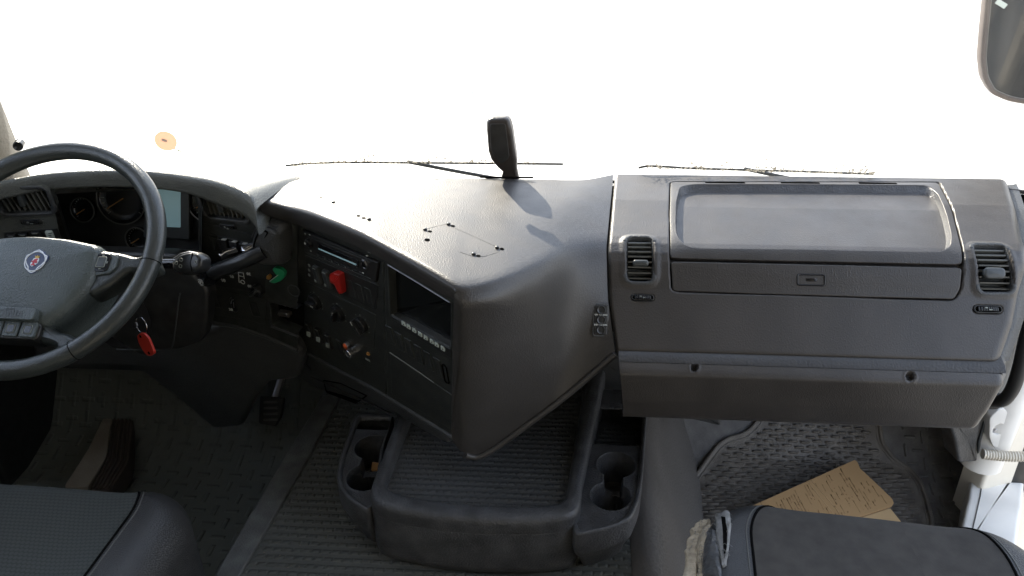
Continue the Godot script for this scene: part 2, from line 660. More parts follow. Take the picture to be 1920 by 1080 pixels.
	g.albedo_color = Color(0.9, 0.95, 0.95, 0.05)
	g.roughness = 0.0
	g.cull_mode = BaseMaterial3D.CULL_DISABLED
	M.glass = g

# ---------------------------------------------------------------- the cab
func track(f: Face, px: Array) -> Callable:   # u of a surveyed line, as a function of v
	var a := f.list(px)
	return func(v: float) -> float:
		for i in a.size() - 1:
			if v <= a[i + 1].y or i == a.size() - 2:
				return lerpf(a[i].x, a[i + 1].x, (v - a[i].y) / (a[i + 1].y - a[i].y))
		return a[0].x

func spot(rows: Array, px: float, py: float) -> Flat:   # where a sight line meets a lofted surface
	var r := Sight.ray(px, py)
	for i in rows.size() - 1:
		for j in rows[i].size() - 1:
			for k in 2:
				var a: Vector3 = rows[i][j] if k == 0 else rows[i + 1][j + 1]
				var b: Vector3 = rows[i][j + 1]
				var c: Vector3 = rows[i + 1][j]
				var h = Geometry3D.ray_intersects_triangle(Sight.eye, r, a, b, c)
				if h != null:
					var n := (b - a).cross(c - a).normalized()
					if n.dot(r) > 0:
						n = -n
					var t := (Vector3.RIGHT - n * n.x).normalized()
					return Flat.new(h, t, t.cross(n))
	return null

func section(b: Vector3, e: Vector3, d: Vector3, r: float, crown := 0.008) -> Array:
	var o := []
	var e1 := e + (b - e).normalized() * r
	var e2 := e + (d - e).normalized() * minf(r, e.distance_to(d) * 0.7)
	for k in 5:
		o.append(b.lerp(e1, k / 5.0) + Vector3(0, crown * sin(PI * k / 5.0), 0))
	for k in 7:
		var w := k / 6.0
		o.append(e1.lerp(e, w).lerp(e.lerp(e2, w), w))
	for k in 4:
		o.append(e2.lerp(d, (k + 1) / 4.0))
	return o

func loft(secs: Array, seg: int) -> Array:   # smooth through the sections; returns rows across, one per section point
	var rows := []
	for k in secs[0].size():
		var line := []
		for s in secs:
			line.append(s[k])
		rows.append(smooth_path(line, seg))
	return rows

func wind_base(x: float) -> Vector3:
	var a := PackedVector2Array([Vector2(-1.5, -1.16), Vector2(-1.2, -1.34), Vector2(-0.95, -1.425), Vector2(-0.7, -1.475), Vector2(-0.4, -1.512), Vector2(0.0, -1.53), Vector2(0.45, -1.54), Vector2(0.8, -1.53), Vector2(1.0, -1.46)])
	for i in a.size() - 1:
		if x <= a[i + 1].x or i == a.size() - 2:
			var w := (x - a[i].x) / (a[i + 1].x - a[i].x)
			var p0 := a[maxi(i - 1, 0)].y
			var p3 := a[mini(i + 2, a.size() - 1)].y
			return Vector3(x, 0.860 + 0.02 * clampf(-x - 0.3, 0.0, 1.0), cubic_interpolate(a[i].y, a[i + 1].y, p0, p3, w))
	return Vector3.ZERO

var shield_rows := []
var pad_rows := []
var face_d: Flat
var face_e: Flat
var fascia: Bent
var floor_right: Bent

func _ready() -> void:
	Sight.b = Basis.from_euler(Vector3(deg_to_rad(-28), deg_to_rad(5), deg_to_rad(-1)))
	var cam := Camera3D.new()
	cam.transform = Transform3D(Sight.b, Sight.eye)
	cam.fov = rad_to_deg(2.0 * atan(540.0 / 1500.0))
	cam.near = 0.02
	cam.far = 800.0
	add_child(cam)
	cam.current = true
	var env := Environment.new()
	env.background_mode = Environment.BG_SKY
	var sky := Sky.new()
	var sm := ProceduralSkyMaterial.new()
	sm.sky_top_color = Color(0.68, 0.74, 0.84)
	sm.sky_horizon_color = Color(0.90, 0.90, 0.88)
	sm.sky_curve = 0.18
	sm.ground_bottom_color = Color(0.55, 0.52, 0.47)
	sm.ground_horizon_color = Color(0.88, 0.87, 0.84)
	sm.energy_multiplier = 1.0
	sky.sky_material = sm
	env.sky = sky
	env.tonemap_mode = Environment.TONE_MAPPER_LINEAR
	env.tonemap_exposure = 4.2
	env.sdfgi_enabled = true
	env.ssao_enabled = true
	env.ssil_enabled = true
	var we := WorldEnvironment.new()
	we.environment = env
	add_child(we)
	var sun := DirectionalLight3D.new()
	sun.light_energy = 1.05
	sun.light_color = Color(1.0, 0.96, 0.88)
	sun.light_angular_distance = 0.5
	sun.shadow_enabled = true
	var az := deg_to_rad(24.0)
	var el := deg_to_rad(27.0)
	var to_sun := Vector3(-sin(az) * cos(el), sin(el), -cos(az) * cos(el))
	add_child(sun)
	sun.look_at_from_position(to_sun * 20.0, Vector3.ZERO)
	font = SystemFont.new()
	font.font_names = PackedStringArray(["Droid Sans"])
	font.font_weight = 700
	make_materials()

	var c0 := Sight.at_y(862, 548, 0.87)
	var c1 := Sight.at_y(850, 818, 0.54)
	var td := Vector3(cos(deg_to_rad(38.6)), 0, sin(deg_to_rad(38.6)))
	face_d = Flat.new(c0, td, c1 - c0)
	var te := Vector3(cos(deg_to_rad(13)), 0, sin(deg_to_rad(13)))
	var p := face_d.uv(560, 420)
	var joint := face_d.pt(p.x, p.y, 0)
	face_e = Flat.new(joint, te, face_d.d)
	fascia = Bent.new(PackedVector2Array([Vector2(1.535, 0.865), Vector2(1.40, 0.864), Vector2(1.262, 0.852), Vector2(1.243, 0.848), Vector2(1.225, 0.839), Vector2(1.212, 0.827), Vector2(1.202, 0.812), Vector2(1.190, 0.79), Vector2(1.16, 0.755), Vector2(1.12, 0.708)]))
	floor_right = Bent.new(PackedVector2Array([Vector2(2.02, 0.50), Vector2(1.86, 0.27), Vector2(1.76, 0.14), Vector2(1.66, 0.045), Vector2(1.56, 0.006), Vector2(1.45, 0), Vector2(0.3, 0)]))

	build_setting()
	build_cab()
	build_windscreen()
	var dash := thing("dashboard", "dark grey plastic dashboard with instruments, switches, radio and a storage tray, below the windscreen", "dashboard", Vector3(-0.2, 0.32, -1.3))
	build_top_pad(dash)
	build_fascia(dash)
	build_centre_face(dash)
	build_lever_face(dash)
	build_cluster(dash)
	build_lower_dash(dash)
	build_wheel()
	build_console()
	build_floor_things()
	build_seats()
	build_small_things()
	build_door_side()

func build_setting() -> void:
	var mb := MB.new()
	relief(mb, Flat.new(Vector3(0, -1.35, 0), Vector3.RIGHT, Vector3.BACK), func(_v: float) -> float: return -300.0, func(_v: float) -> float: return 300.0, -300, 300, 24, 24, func(_u: float, _v: float) -> float: return 0.0)
	structure(mb, "ground", M.ground)

func build_cab() -> void:
	var cab := thing("cab_body", "beige lined truck cab shell with a screwed window pillar left of the dashboard", "truck cab", Vector3(-0.2, -0.15, -0.5))
	var mb := MB.new()
	box(mb, Vector3(-0.22, 2.03, -0.36), Vector3(2.5, 0.06, 2.12), 0.01)
	part(mb, "roof", M.liner, cab)
	mb = MB.new()
	box(mb, Vector3(-0.22, 0.93, 0.68), Vector3(2.5, 2.14, 0.05), 0.01)
	part(mb, "rear_wall", M.liner, cab)
	mb = MB.new()
	box(mb, Vector3(-0.22, -0.12, -0.62), Vector3(2.5, 0.06, 2.6), 0.01)
	part(mb, "underfloor", M.black, cab)
	mb = MB.new()
	box(mb, Vector3(-0.22, 0.36, -2.04), Vector3(2.5, 0.9, 0.05), 0.01)
	part(mb, "front_wall", M.black, cab)
	mb = MB.new()
	var cowl := [PackedVector3Array(), PackedVector3Array(), PackedVector3Array(), PackedVector3Array()]
	for i in 25:
		var w := wind_base(lerpf(-1.46, 1.06, i / 24.0))
		cowl[0].append(w + Vector3(0, -0.014, 0.012))
		cowl[1].append(w + Vector3(0, -0.018, -0.01))
		cowl[2].append(Vector3(w.x, w.y - 0.03, -2.04))
		cowl[3].append(Vector3(w.x, w.y - 0.12, -2.07))
	mb.rows(cowl)
	part(mb, "cowl", M.white, cab)
	# right side behind the door opening, header over it
	mb = MB.new()
	box(mb, Vector3(1.0, 0.93, 0.27), Vector3(0.06, 2.14, 0.84), 0.01)
	part(mb, "side_wall", M.liner, cab)
	mb = MB.new()
	box(mb, Vector3(1.0, 1.92, -0.78), Vector3(0.06, 0.16, 1.26), 0.01)
	part(mb, "door_header", M.liner, cab)
	# left side
	mb = MB.new()
	box(mb, Vector3(-1.44, 0.93, 0.27), Vector3(0.06, 2.14, 0.84), 0.01)
	part(mb, "side_wall", M.liner, cab)
	mb = MB.new()
	box(mb, Vector3(-1.44, 0.32, -1.75), Vector3(0.06, 0.92, 0.62), 0.01)
	part(mb, "side_wall", M.black, cab)
	mb = MB.new()
	box(mb, Vector3(1.06, 0.30, -1.80), Vector3(0.06, 0.88, 0.50), 0.01)
	part(mb, "side_wall", M.black, cab)
	# pillars beside the windscreen
	mb = MB.new()
	var lp0 := Sight.at_z(-14, 300, 1.38)
	var lp1 := Sight.at_z(-76, 160, 1.32)
	lp1 = lp0 + (lp1 - lp0) * 6.5
	tube(mb, smooth_path([lp0 - (lp1 - lp0) * 0.3, lp0, lp0.lerp(lp1, 0.4), lp1], 6), 0.052, 16, false, 0.62, Vector3(0.8, 0, 0.6))
	var pl := part(mb, "windscreen_pillar", M.beige, cab)
	var sp := Flat.new(Sight.at_z(34, 274, 1.305), Vector3(0.9, 0, -0.4), Vector3.DOWN)
	mb = MB.new()
	pad(mb, sp, disc(Vector2.ZERO, 0.0085), [0, -0.02, 0, 0.001, 0.001, 0.002, 0.0025, 0.002, 0.0035, -0.001], true)
	part(mb, "screw", M.knob, pl)
	mb = MB.new()
	tube(mb, smooth_path([Vector3(0.93, 0.2, -1.50), Vector3(0.94, 0.86, -1.47), Vector3(0.93, 1.4, -1.36), Vector3(0.9, 2.0, -1.2)], 6), 0.045, 16)
	part(mb, "windscreen_pillar", M.white, cab)

	var door := thing("driver_door", "dark driver's door at the left with a ribbed strip and beige sill at its foot", "door", Vector3(-1.44, 0.05, -0.75))
	mb = MB.new()
	box(mb, Vector3(-1.44, 0.56, -0.78), Vector3(0.07, 1.1, 1.3), 0.02)
	part(mb, "door_panel", M.black, door)
	mb = MB.new()
	box(mb, Vector3(-1.44, 1.92, -0.78), Vector3(0.06, 0.16, 1.3), 0.01)
	part(mb, "window_frame", M.black, door)
	mb = MB.new()
	box(mb, Vector3(-1.44, 1.48, -0.78), Vector3(0.006, 0.74, 1.28), 0.001)
	part(mb, "window", M.glass, door)
	mb = MB.new()
	var sill := Flat.new(Vector3(0, 0.10, 0), Vector3.RIGHT, Vector3.BACK)
	slab(mb, sill, rounded(sill.list([120, 915, 165, 845, 205, 762, 216, 764, 208, 800, 200, 860, 165, 915]), 0.01), -0.05, 0.004, 0.003)
	part(mb, "sill_cover", M.beige, door)
	mb = MB.new()
	slab(mb, sill, rounded(sill.list([170, 920, 200, 868, 208, 800, 217, 763, 252, 766, 247, 820, 240, 870, 205, 925]), 0.01), -0.05, 0.002, 0.003)
	var rib := part(mb, "ribbed_strip", M.rib, door)
	for k in 5:
		mb = MB.new()
		var a := sill.list([175 + k * 7, 918, 204 + k * 8, 865, 212 + k * 7.5, 800, 221 + k * 6.5, 768])
		line_on(mb, sill, a, 0.003, 0.0035)
		part(mb, "rib", M.rib, rib)

func build_windscreen() -> void:
	var scr := thing("windscreen", "wide curved windscreen above the dashboard, dried dirt specks along its foot", "windscreen", Vector3(-0.2, 0.86, -1.5))
	var secs := []
	for i in 13:
		var x := lerpf(-1.38, 0.95, i / 12.0)
		var a := wind_base(x)
		var s := []
		for k in 7:
			s.append(a + Vector3(0, 1.14, 0.30) * (k / 6.0) + Vector3(0, 0, -0.04) * sin(PI * k / 6.0))
		secs.append(s)
	shield_rows = loft(secs, 4)
	var mb := MB.new()
	mb.rows(shield_rows)
	part(mb, "pane", M.glass, scr)
	mb = MB.new()
	var edge := PackedVector3Array(shield_rows[0]).slice(18)
	for i in edge.size():
		edge[i] += Vector3(0, -0.012, -0.004)
	tube(mb, edge, 0.004, 8)
	part(mb, "seal", M.seal, scr)
	# dried dirt that the wipers left along the foot of the glass
	var rng := RandomNumberGenerator.new()
	rng.seed = 4
	mb = MB.new()
	for i in 900:
		var right := i % 2 == 1
		var px := rng.randf_range(1205, 1640) if right else rng.randf_range(545, 1010)
		var base_y := (319.0 + (px - 1205) * 0.027) if right else 309.0
		if not right and px < 600:
			base_y = 316 - (px - 545) * 0.12
		var clump := 0.5 + 0.5 * sin(px * 0.071) * sin(px * 0.023 + 1.0)
		if rng.randf() > 0.35 + 0.65 * clump:
			continue
		var py := base_y - 2.0 - absf(rng.randfn(0, 1.0)) * 11.0 * clump
		var f := spot(shield_rows, px, py)
		if f == null:
			continue
		var w := rng.randf_range(0.001, 0.0035)
		var hgt := rng.randf_range(0.001, 0.004)
		mb.tri(f.pt(-w, 0, -0.002), f.pt(w * rng.randf(), -hgt, -0.002), f.pt(w, hgt * rng.randf(), -0.002))
	var dirt := part(mb, "dirt", M.dust, scr)
	dirt.set_meta("kind", "stuff")
	# wipers
	for k in 2:
		var line: Array = [[533, 317, 560, 314, 640, 311, 760, 311.5, 900, 312.5, 1056, 314], [1198, 321, 1215, 318, 1300, 322, 1400, 325, 1520, 328.5, 1642, 333]][k]
		var pts := []
		for i in range(0, line.size(), 2):
			var f := spot(shield_rows, line[i], line[i + 1])
			pts.append(f.pt(0, 0, -0.014))
		var w := thing("wiper", ["long dark wiper lying along the foot of the windscreen, left of the upright mount", "dark wiper lying at the foot of the windscreen beyond the dashboard storage tray"][k], "wiper", pts[2] + Vector3(0, -0.02, 0), "windscreen wipers")
		mb = MB.new()
		tube(mb, smooth_path(pts, 6), 0.0024, 8, false, 0.6, Vector3(0, 0, 1))
		part(mb, "blade", M.seal, w)
		mb = MB.new()
		var mid: Vector3 = pts[3]
		tube(mb, smooth_path([mid + Vector3(0, -0.002, -0.012), mid + Vector3(0.10, -0.028, -0.03), mid + Vector3(0.24, -0.06, -0.05)], 5), 0.004, 8)
		part(mb, "arm", M.seal, w)

func build_top_pad(dash: Node3D) -> void:
	# soft top of the dashboard bulge and its side towards the passenger
	var secs := []
	var lip := func(px: float, py: float, f: Flat, out: float) -> Array:
		var q := Flat.new(f.o + f.n * out, f.t, f.d)
		var e := q.uv(px, py)
		return [q.pt(e.x, e.y, 0), q.pt(e.x, e.y + 0.034, -0.004)]
	var backs := [[497, 326], [545, 333], [610, 334], [690, 334], [770, 334], [840, 335], [885, 335]]
	var edges := [[482, 372], [540, 389], [610, 411], [680, 440], [750, 478], [815, 515], [850, 537]]
	var edge6 := Vector3.ZERO
	for i in 7:
		var ed: Array = lip.call(edges[i][0], edges[i][1], face_e if i < 2 else face_d, 0.016)
		edge6 = ed[0]
		var b := Sight.at_y(backs[i][0], backs[i][1], 0.878)
		secs.append(section(b, ed[0], ed[1], 0.03))
	secs.append(section(Sight.at_y(885.6, 335, 0.878), edge6 + Vector3(0.001, 0, 0.0007), Sight.at_z(850, 828, 1.074), 0.03))
	var corner := Sight.at_y(868, 548, 0.885)
	secs.append(section(Sight.at_y(905, 335, 0.876), corner, Sight.at_z(868, 847, 1.073), 0.034))
	secs.append(section(Sight.at_y(960, 335.5, 0.873), Sight.at_y(925, 541, 0.882), Sight.at_z(895, 853, 1.082), 0.042))
	secs.append(section(Sight.at_y(1030, 336.5, 0.8695), Sight.at_y(1010, 507, 0.875), Sight.at_z(1000, 784, 1.10), 0.06))
	secs.append(section(Sight.at_y(1090, 337.5, 0.8665), Sight.at_y(1080, 475, 0.861), Sight.at_z(1065, 735, 1.11), 0.075))
	var s9 := []
	var lx := track(fascia, [1152, 339, 1146, 400, 1140, 470, 1143, 560, 1156, 655])
	var proto := section(Vector3(0, 0.865, -1.535), Vector3(0, 0.842, -1.207), Vector3(0, 0.708, -1.12), 0.075)
	var acc := 0.0
	var lens := [0.0]
	for i in proto.size() - 1:
		acc += proto[i].distance_to(proto[i + 1])
		lens.append(acc)
	for i in proto.size():
		var v: float = fascia.total * lens[i] / acc
		s9.append(fascia.pt(lx.call(v) - 0.003, v, -0.001))
	secs.append(s9)
	for k in 9:   # an even, soft corner across the top
		secs[7][k] = secs[6][k].lerp(secs[8][k], 0.5)
	for pass_no in 3:
		for k in range(0, 9):
			var was := []
			for q in secs:
				was.append(q[k])
			for i in range(4, 11):
				secs[i][k] = was[i].lerp((was[i - 1] + was[i + 1]) / 2.0, 0.4 if k < 6 else 0.15)
	pad_rows = loft(secs, 12)
	var mb := MB.new()
	mb.rows(pad_rows)
	var pm := part(mb, "top_pad", M.pad, dash)
	# rolled bead under the V of the bulge
	mb = MB.new()
	var low := PackedVector3Array()
	var last: PackedVector3Array = pad_rows[pad_rows.size() - 1]
	for i in range(98, last.size()):
		low.append(last[i] + Vector3(0, -0.004, 0.0))
	tube(mb, low, 0.006, 8)
	part(mb, "bead", M.pad, pm)
	# underside of the bulge
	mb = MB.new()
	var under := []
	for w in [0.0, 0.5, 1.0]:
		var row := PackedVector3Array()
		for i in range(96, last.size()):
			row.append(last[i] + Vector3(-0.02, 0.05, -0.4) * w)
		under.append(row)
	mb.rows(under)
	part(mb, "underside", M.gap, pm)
	# screw holes and screws left in the pad
	for s in [[601, 371, 0], [625, 380, 1], [672, 405, 0], [682, 409, 0], [692, 412, 1], [797, 431, 1], [806, 434, 0], [841, 421, 1], [849, 424, 0], [801, 450, 2], [932, 465, 1], [941, 467, 0], [888, 477, 1], [897, 480, 0]]:
		var f := spot(pad_rows, s[0], s[1])
		if f == null:
			continue
		mb = MB.new()
		if s[2] == 1:
			pad(mb, f, disc(Vector2.ZERO, 0.0034, 12), [0, -0.003, 0, 0.002, 0.001, 0.003, 0.0018, 0.0032], true)
			part(mb, "screw", M.knob, pm)
		else:
			var r := 0.0036 if s[2] == 2 else 0.0026
			pad(mb, f, disc(Vector2.ZERO, r + 0.001, 12), [0, 0.0002, 0.0004, 0.0008, 0.001, 0.0006, 0.0013, 0.0003], true)
			part(mb, "screw_hole", M.gap, pm)
	# pressed outlines of a removed bracket
	for l in [[797, 430, 815, 425, 842, 419], [863, 473, 885, 480, 908, 481, 935, 472], [845, 424, 890, 444, 938, 466], [668, 402, 690, 403, 698, 409], [664, 407, 675, 413, 688, 416]]:
		mb = MB.new()
		var pts := PackedVector3Array()
		for i in range(0, l.size() - 2, 2):
			for k in 5:
				var f := spot(pad_rows, lerpf(l[i], l[i + 2], k / 4.0), lerpf(l[i + 1], l[i + 3], k / 4.0))
				if f and (pts.is_empty() or pts[pts.size() - 1].distance_to(f.o) > 0.0005):
					pts.append(f.pt(0, 0, -0.0002))
		tube(mb, pts, 0.0006, 6)
		part(mb, "bracket_mark", M.pad, pm)
	# seam strip between the hood over the instruments and the pad
	mb = MB.new()
	tube(mb, smooth_path([pad_rows[0][0] + Vector3(-0.004, 0.0, 0), pad_rows[3][0] + Vector3(-0.004, 0.0, 0), pad_rows[6][0] + Vector3(-0.005, 0.0, 0.002), pad_rows[10][0] + Vector3(-0.006, 0, 0.004), pad_rows[15][0] + Vector3(-0.008, -0.02, 0.008)], 8), 0.0016, 8)
	part(mb, "seam", M.gap, pm)
	mb = MB.new()
	var fsc := spot(pad_rows, 560, 334)
	line_on(mb, Flat.new(Vector3(0, 0.878, 0), Vector3.RIGHT, Vector3.BACK), Flat.new(Vector3(0, 0.878, 0), Vector3.RIGHT, Vector3.BACK).list([900, 332, 950, 333, 1000, 333]), 0, 0.002)
	part(mb, "defrost_slot", M.gap, pm)

func vent(dash: Node3D, f: Face, c: Vector2, w: float, h: float, n: int, upright: bool, tab: Vector2, lean := 0.0, tab_size := Vector2(0.034, 0.012)) -> void:
	var mb := MB.new()
	pad(mb, f, rr(c, w, h, 0.012), [0, -0.024, -0.0, -0.023], true)
	var base := part(mb, "air_vent", M.gap, dash)
	mb = MB.new()
	pad(mb, f, rr(c, w + 0.014, h + 0.014, 0.016, 0, 6), [0, -0.004, 0, 0.0018, 0.001, 0.003, 0.0045, 0.0034, 0.007, 0.0015, 0.0078, -0.022], false)
	part(mb, "bezel", M.lower, base)
	for k in n:
		mb = MB.new()
		var s := (k + 0.5) / n - 0.5
		if upright:
			slab(mb, f, rr(c + Vector2(s * w * 0.94, 0), 0.0035, h * 0.97, 0.0012, lean), -0.02, -0.003, 0.0008)
		else:
			var fl := Flat.new(f.pt(c.x, c.y + s * h * 0.94, -0.011), Vector3.RIGHT, f.pt(c.x, c.y + s * h * 0.94, 0) - f.pt(c.x, c.y + s * h * 0.94, 0.01) + Vector3(0, 0.004, 0))
			slab(mb, fl, rr(Vector2.ZERO, w * 0.98, 0.017, 0.002), -0.0015, 0.0015, 0.0008)
		part(mb, "slat", M.slat, base)
	mb = MB.new()
	slab(mb, f, rr(c + tab, tab_size.x, tab_size.y, minf(tab_size.x, tab_size.y) * 0.4), -0.012, 0.007, 0.003, 0.001)
	part(mb, "tab", M.rocker, base)

func thumbwheel(dash: Node3D, f: Face, c: Vector2, w: float, h: float) -> void:
	var mb := MB.new()
	pad(mb, f, rr(c, w, h, h * 0.45, 0, 5), [0, -0.002, 0, 0.001, 0.001, 0.002, 0.002, 0.002, 0.003, -0.006], true)
	var b := part(mb, "thumbwheel_slot", M.black, dash)
	mb = MB.new()
	for k in 9:
		var s := (k - 4) / 4.5
		slab(mb, f, rr(c + Vector2(s * w * 0.36, 0), w * 0.066, h * 0.55, 0.001), -0.008, 0.005 * sqrt(1 - s * s * 0.8), 0.0008)
	part(mb, "thumbwheel", M.knob, b)
	mb = MB.new()
	slab(mb, f, rr(c + Vector2(-w * 0.1, -h * 0.12), w * 0.09, h * 0.2, 0.0005), 0, 0.0058, 0.0003)
	slab(mb, f, rr(c + Vector2(w * 0.05, h * 0.12), w * 0.12, h * 0.13, 0.0005), 0, 0.0058, 0.0003)
	part(mb, "arrow_mark", M.dim, b)

func build_fascia(dash: Node3D) -> void:
	var f := fascia
	var lx := track(f, [1152, 339, 1146, 400, 1140, 470, 1143, 560, 1156, 655])
	var rx := track(f, [1897, 346, 1922, 440, 1921, 540, 1907, 605, 1885, 668])
	var hole := rounded(f.list([1255, 340.5, 1254, 400, 1254, 480, 1258, 547, 1400, 552, 1600, 558, 1791, 564, 1803, 545, 1808, 495, 1803, 455, 1788, 395, 1762, 341]), 0.012)
	var pits := Pits.new()
	pits.add(hole, 0.012, 0.003)
	var v1 := f.uv(1200, 482)
	var v2 := f.uv(1865, 499)
	pits.add(rr(v1, 0.046, 0.086, 0.012), 0.03, 0.004, 0.0025, 0.006)
	pits.add(rr(v2, 0.054, 0.088, 0.012), 0.03, 0.004, 0.0025, 0.006)
	var t1 := f.uv(1205, 558)
	var t2 := f.uv(1852, 580)
	pits.add(rr(t1, 0.04, 0.011, 0.005), 0.006, 0.003)
	pits.add(rr(t2, 0.046, 0.014, 0.006), 0.006, 0.003)
	var mb := MB.new()
	relief(mb, f, lx, rx, 0.0, f.total, 300, 190, func(u: float, v: float) -> float:
		var h := pits.h(u, v, self)
		var a: float = rx.call(v) - u
		if a < 0.02:
			h -= 0.02 - sqrt(maxf(0.0004 - (0.02 - a) * (0.02 - a), 0.0))
		var b: float = u - lx.call(v)
		if b < 0.005:
			h -= 0.005 - sqrt(maxf(0.000025 - (0.005 - b) * (0.005 - b), 0.0))
		var e := f.total - v
		if e < 0.008:
			h -= 0.008 - sqrt(maxf(0.000064 - (0.008 - e) * (0.008 - e), 0.0))
		return h)
	part(mb, "fascia", M.fascia, dash)
	# closing strip at the right end of the dashboard
	mb = MB.new()
	var rows := []
	for w in [Vector3(-0.006, 0, -0.004), Vector3(0.004, 0, -0.006), Vector3(0.022, 0.0, -0.012), Vector3(0.034, -0.01, -0.04), Vector3(0.04, -0.10, -0.12)]:
		var row := PackedVector3Array()
		for i in 31:
			var v: float = f.total * i / 30.0
			row.append(f.pt(rx.call(v), v, -0.014) + w)
		rows.append(row)
	mb.rows(rows)
	part(mb, "end_cap", M.lower, dash)
	# lid with its tray, drawer below
	var lid := rounded(f.list([1257.5, 341, 1256, 400, 1256, 484, 1400, 487.5, 1600, 491.5, 1804, 496, 1800, 455, 1785, 396, 1759, 342]), 0.006)
	var tr := rounded(f.list([1275, 351, 1268, 380, 1267, 420, 1270, 444, 1285, 460, 1310, 464, 1500, 466, 1700, 470, 1765, 471, 1781, 462, 1783, 440, 1775, 405, 1757, 362, 1738, 348, 1500, 346, 1300, 346]), 0.012)
	var cc := middle(f.list([1280, 350, 1280, 460, 1770, 465, 1740, 350]))
	mb = MB.new()
	between(mb, f, by_angle(lid, cc, 240), by_angle(tr, cc, 240), [0, -0.011, 0, -0.0015, 0.05, 0.0, 0.6, 0.0, 0.88, 0.0006, 0.96, 0.0003, 1.0, -0.001], false)
	var lidp := part(mb, "storage_lid", M.fascia, dash)
	mb = MB.new()
	var inner := PackedVector2Array()
	for q in tr:
		inner.append(cc + (q - cc) * Vector2(0.967, 0.86) + Vector2(-0.002, 0.006))
	between(mb, f, by_angle(tr, cc, 240), by_angle(inner, cc, 240), [0, -0.0005, 0.08, -0.004, 0.8, -0.021, 0.92, -0.024, 1.0, -0.025])
	var try := part(mb, "tray", M.tray, lidp)
	# scuffs worn into the tray floor
	var rng := RandomNumberGenerator.new()
	rng.seed = 17
	mb = MB.new()
	for s in [[1358, 384, 26], [1372, 381, 18], [1489, 389, 9], [1668, 404, 24], [1652, 399, 14], [1410, 428, 8], [1600, 440, 12], [1560, 372, 10], [1720, 430, 9]]:
		for k in 3:
			var a := f.uv(s[0], s[1] + 8) + Vector2(rng.randf_range(-0.006, 0.006), rng.randf_range(-0.003, 0.003))
			var w: float = s[2] * 0.0004
			line_on(mb, f, PackedVector2Array([a + Vector2(-w, rng.randf_range(0, 0.002)), a + Vector2(-w * 0.3, -0.0015), a + Vector2(w * 0.4, -0.001), a + Vector2(w, rng.randf_range(0, 0.003))]), -0.0252, 0.0005)
	var scf := part(mb, "scuffs", M.scuff, try)
	scf.set_meta("kind", "stuff")
	mb = MB.new()
	slab(mb, f, rounded(f.list([1258.5, 490, 1400, 493, 1600, 497.5, 1804, 502.5, 1800, 543, 1789, 561, 1600, 556, 1400, 550, 1261, 545]), 0.006), -0.011, 0.0, 0.0015)
	var dr := part(mb, "drawer", M.fascia, dash)
	mb = MB.new()
	pad(mb, f, rr(f.uv(1521, 525), 0.046, 0.020, 0.004), [0, -0.002, 0, 0.001, 0.001, 0.002, 0.002, 0.002, 0.003, -0.001, 0.005, -0.0015], true, 0.002)
	part(mb, "latch", M.gloss, dr)
	for s in [[1322, 342.3, 1397, 342.8], [1464, 342.8, 1537, 343.5], [1610, 343.5, 1682, 344.5]]:
		mb = MB.new()
		var a := f.uv(s[0], s[1])
		var b := f.uv(s[2], s[3])
		slab(mb, f, rr((a + b) / 2, a.distance_to(b), 0.007, 0.002), -0.004, 0.0006, 0.0003)
		part(mb, "vent_slot", M.gap, lidp)
	vent(dash, f, v1, 0.042, 0.082, 8, false, f.uv(1201, 494) - v1, 0, Vector2(0.026, 0.010))
	vent(dash, f, v2, 0.050, 0.084, 8, false, f.uv(1862, 513) - v2, 0, Vector2(0.034, 0.018))
	thumbwheel(dash, f, t1, 0.038, 0.010)
	thumbwheel(dash, f, t2, 0.044, 0.013)
	# lower panel with its lighter band
	var low := Bent.new(PackedVector2Array([Vector2(1.135, 0.712), Vector2(1.115, 0.706), Vector2(1.094, 0.692), Vector2(1.089, 0.685), Vector2(1.094, 0.63), Vector2(1.102, 0.595), Vector2(1.108, 0.586), Vector2(1.13, 0.580), Vector2(1.6, 0.60)]))
	var vb := low.uv(1500, 688).y
	var end := func(v: float) -> float: return lerpf(low.uv(1886, 690).x, low.uv(1848, 786).x, clampf((v - 0.02) / 0.12, 0.0, 1.0))
	var start := func(v: float) -> float: return lerpf(0.076, 0.088, clampf((v - vb) / 0.1, 0, 1))
	mb = MB.new()
	relief(mb, low, start, end, 0.0, vb, 40, 10, func(_u: float, v: float) -> float: return -0.001 if v > vb - 0.001 else 0.0)
	part(mb, "trim_band", M.band, dash)
	mb = MB.new()
	pits = Pits.new()
	pits.add(disc(low.uv(1707, 706), 0.0075, 20), 0.012, 0.003, 0.001, 0.002)
	pits.add(disc(low.uv(1302, 689), 0.0065, 20), 0.012, 0.003, 0.001, 0.002)
	relief(mb, low, start, end, vb + 0.0012, low.total, 280, 200, func(u: float, v: float) -> float:
		var h := pits.h(u, v, self)
		var a: float = end.call(v) - u
		if a < 0.015:
			h -= 0.015 - sqrt(maxf(0.000225 - (0.015 - a) * (0.015 - a), 0.0))
		return h)
	var lp := part(mb, "lower_panel", M.fascia, dash)
	for c in [[1707, 706, 0.0062], [1302, 689, 0.0052]]:
		mb = MB.new()
		pad(mb, low, disc(low.uv(c[0], c[1]), c[2], 16), [0, -0.014, 0, -0.010, 0.001, -0.009, 0.0025, -0.009, 0.003, -0.0105], true)
		part(mb, "screw", M.black, lp)
	mb = MB.new()
	rows = []
	for w in [Vector3(0, 0, -0.015), Vector3(0.012, 0, -0.03), Vector3(0.02, 0.0, -0.2), Vector3(0.02, 0, -0.5)]:
		var row := PackedVector3Array()
		for i in 21:
			var v: float = low.total * 0.27 * i / 20.0
			row.append(low.pt(end.call(v), v, 0) + w)
		rows.append(row)
	mb.rows(rows)
	part(mb, "end_cap", M.lower, lp)
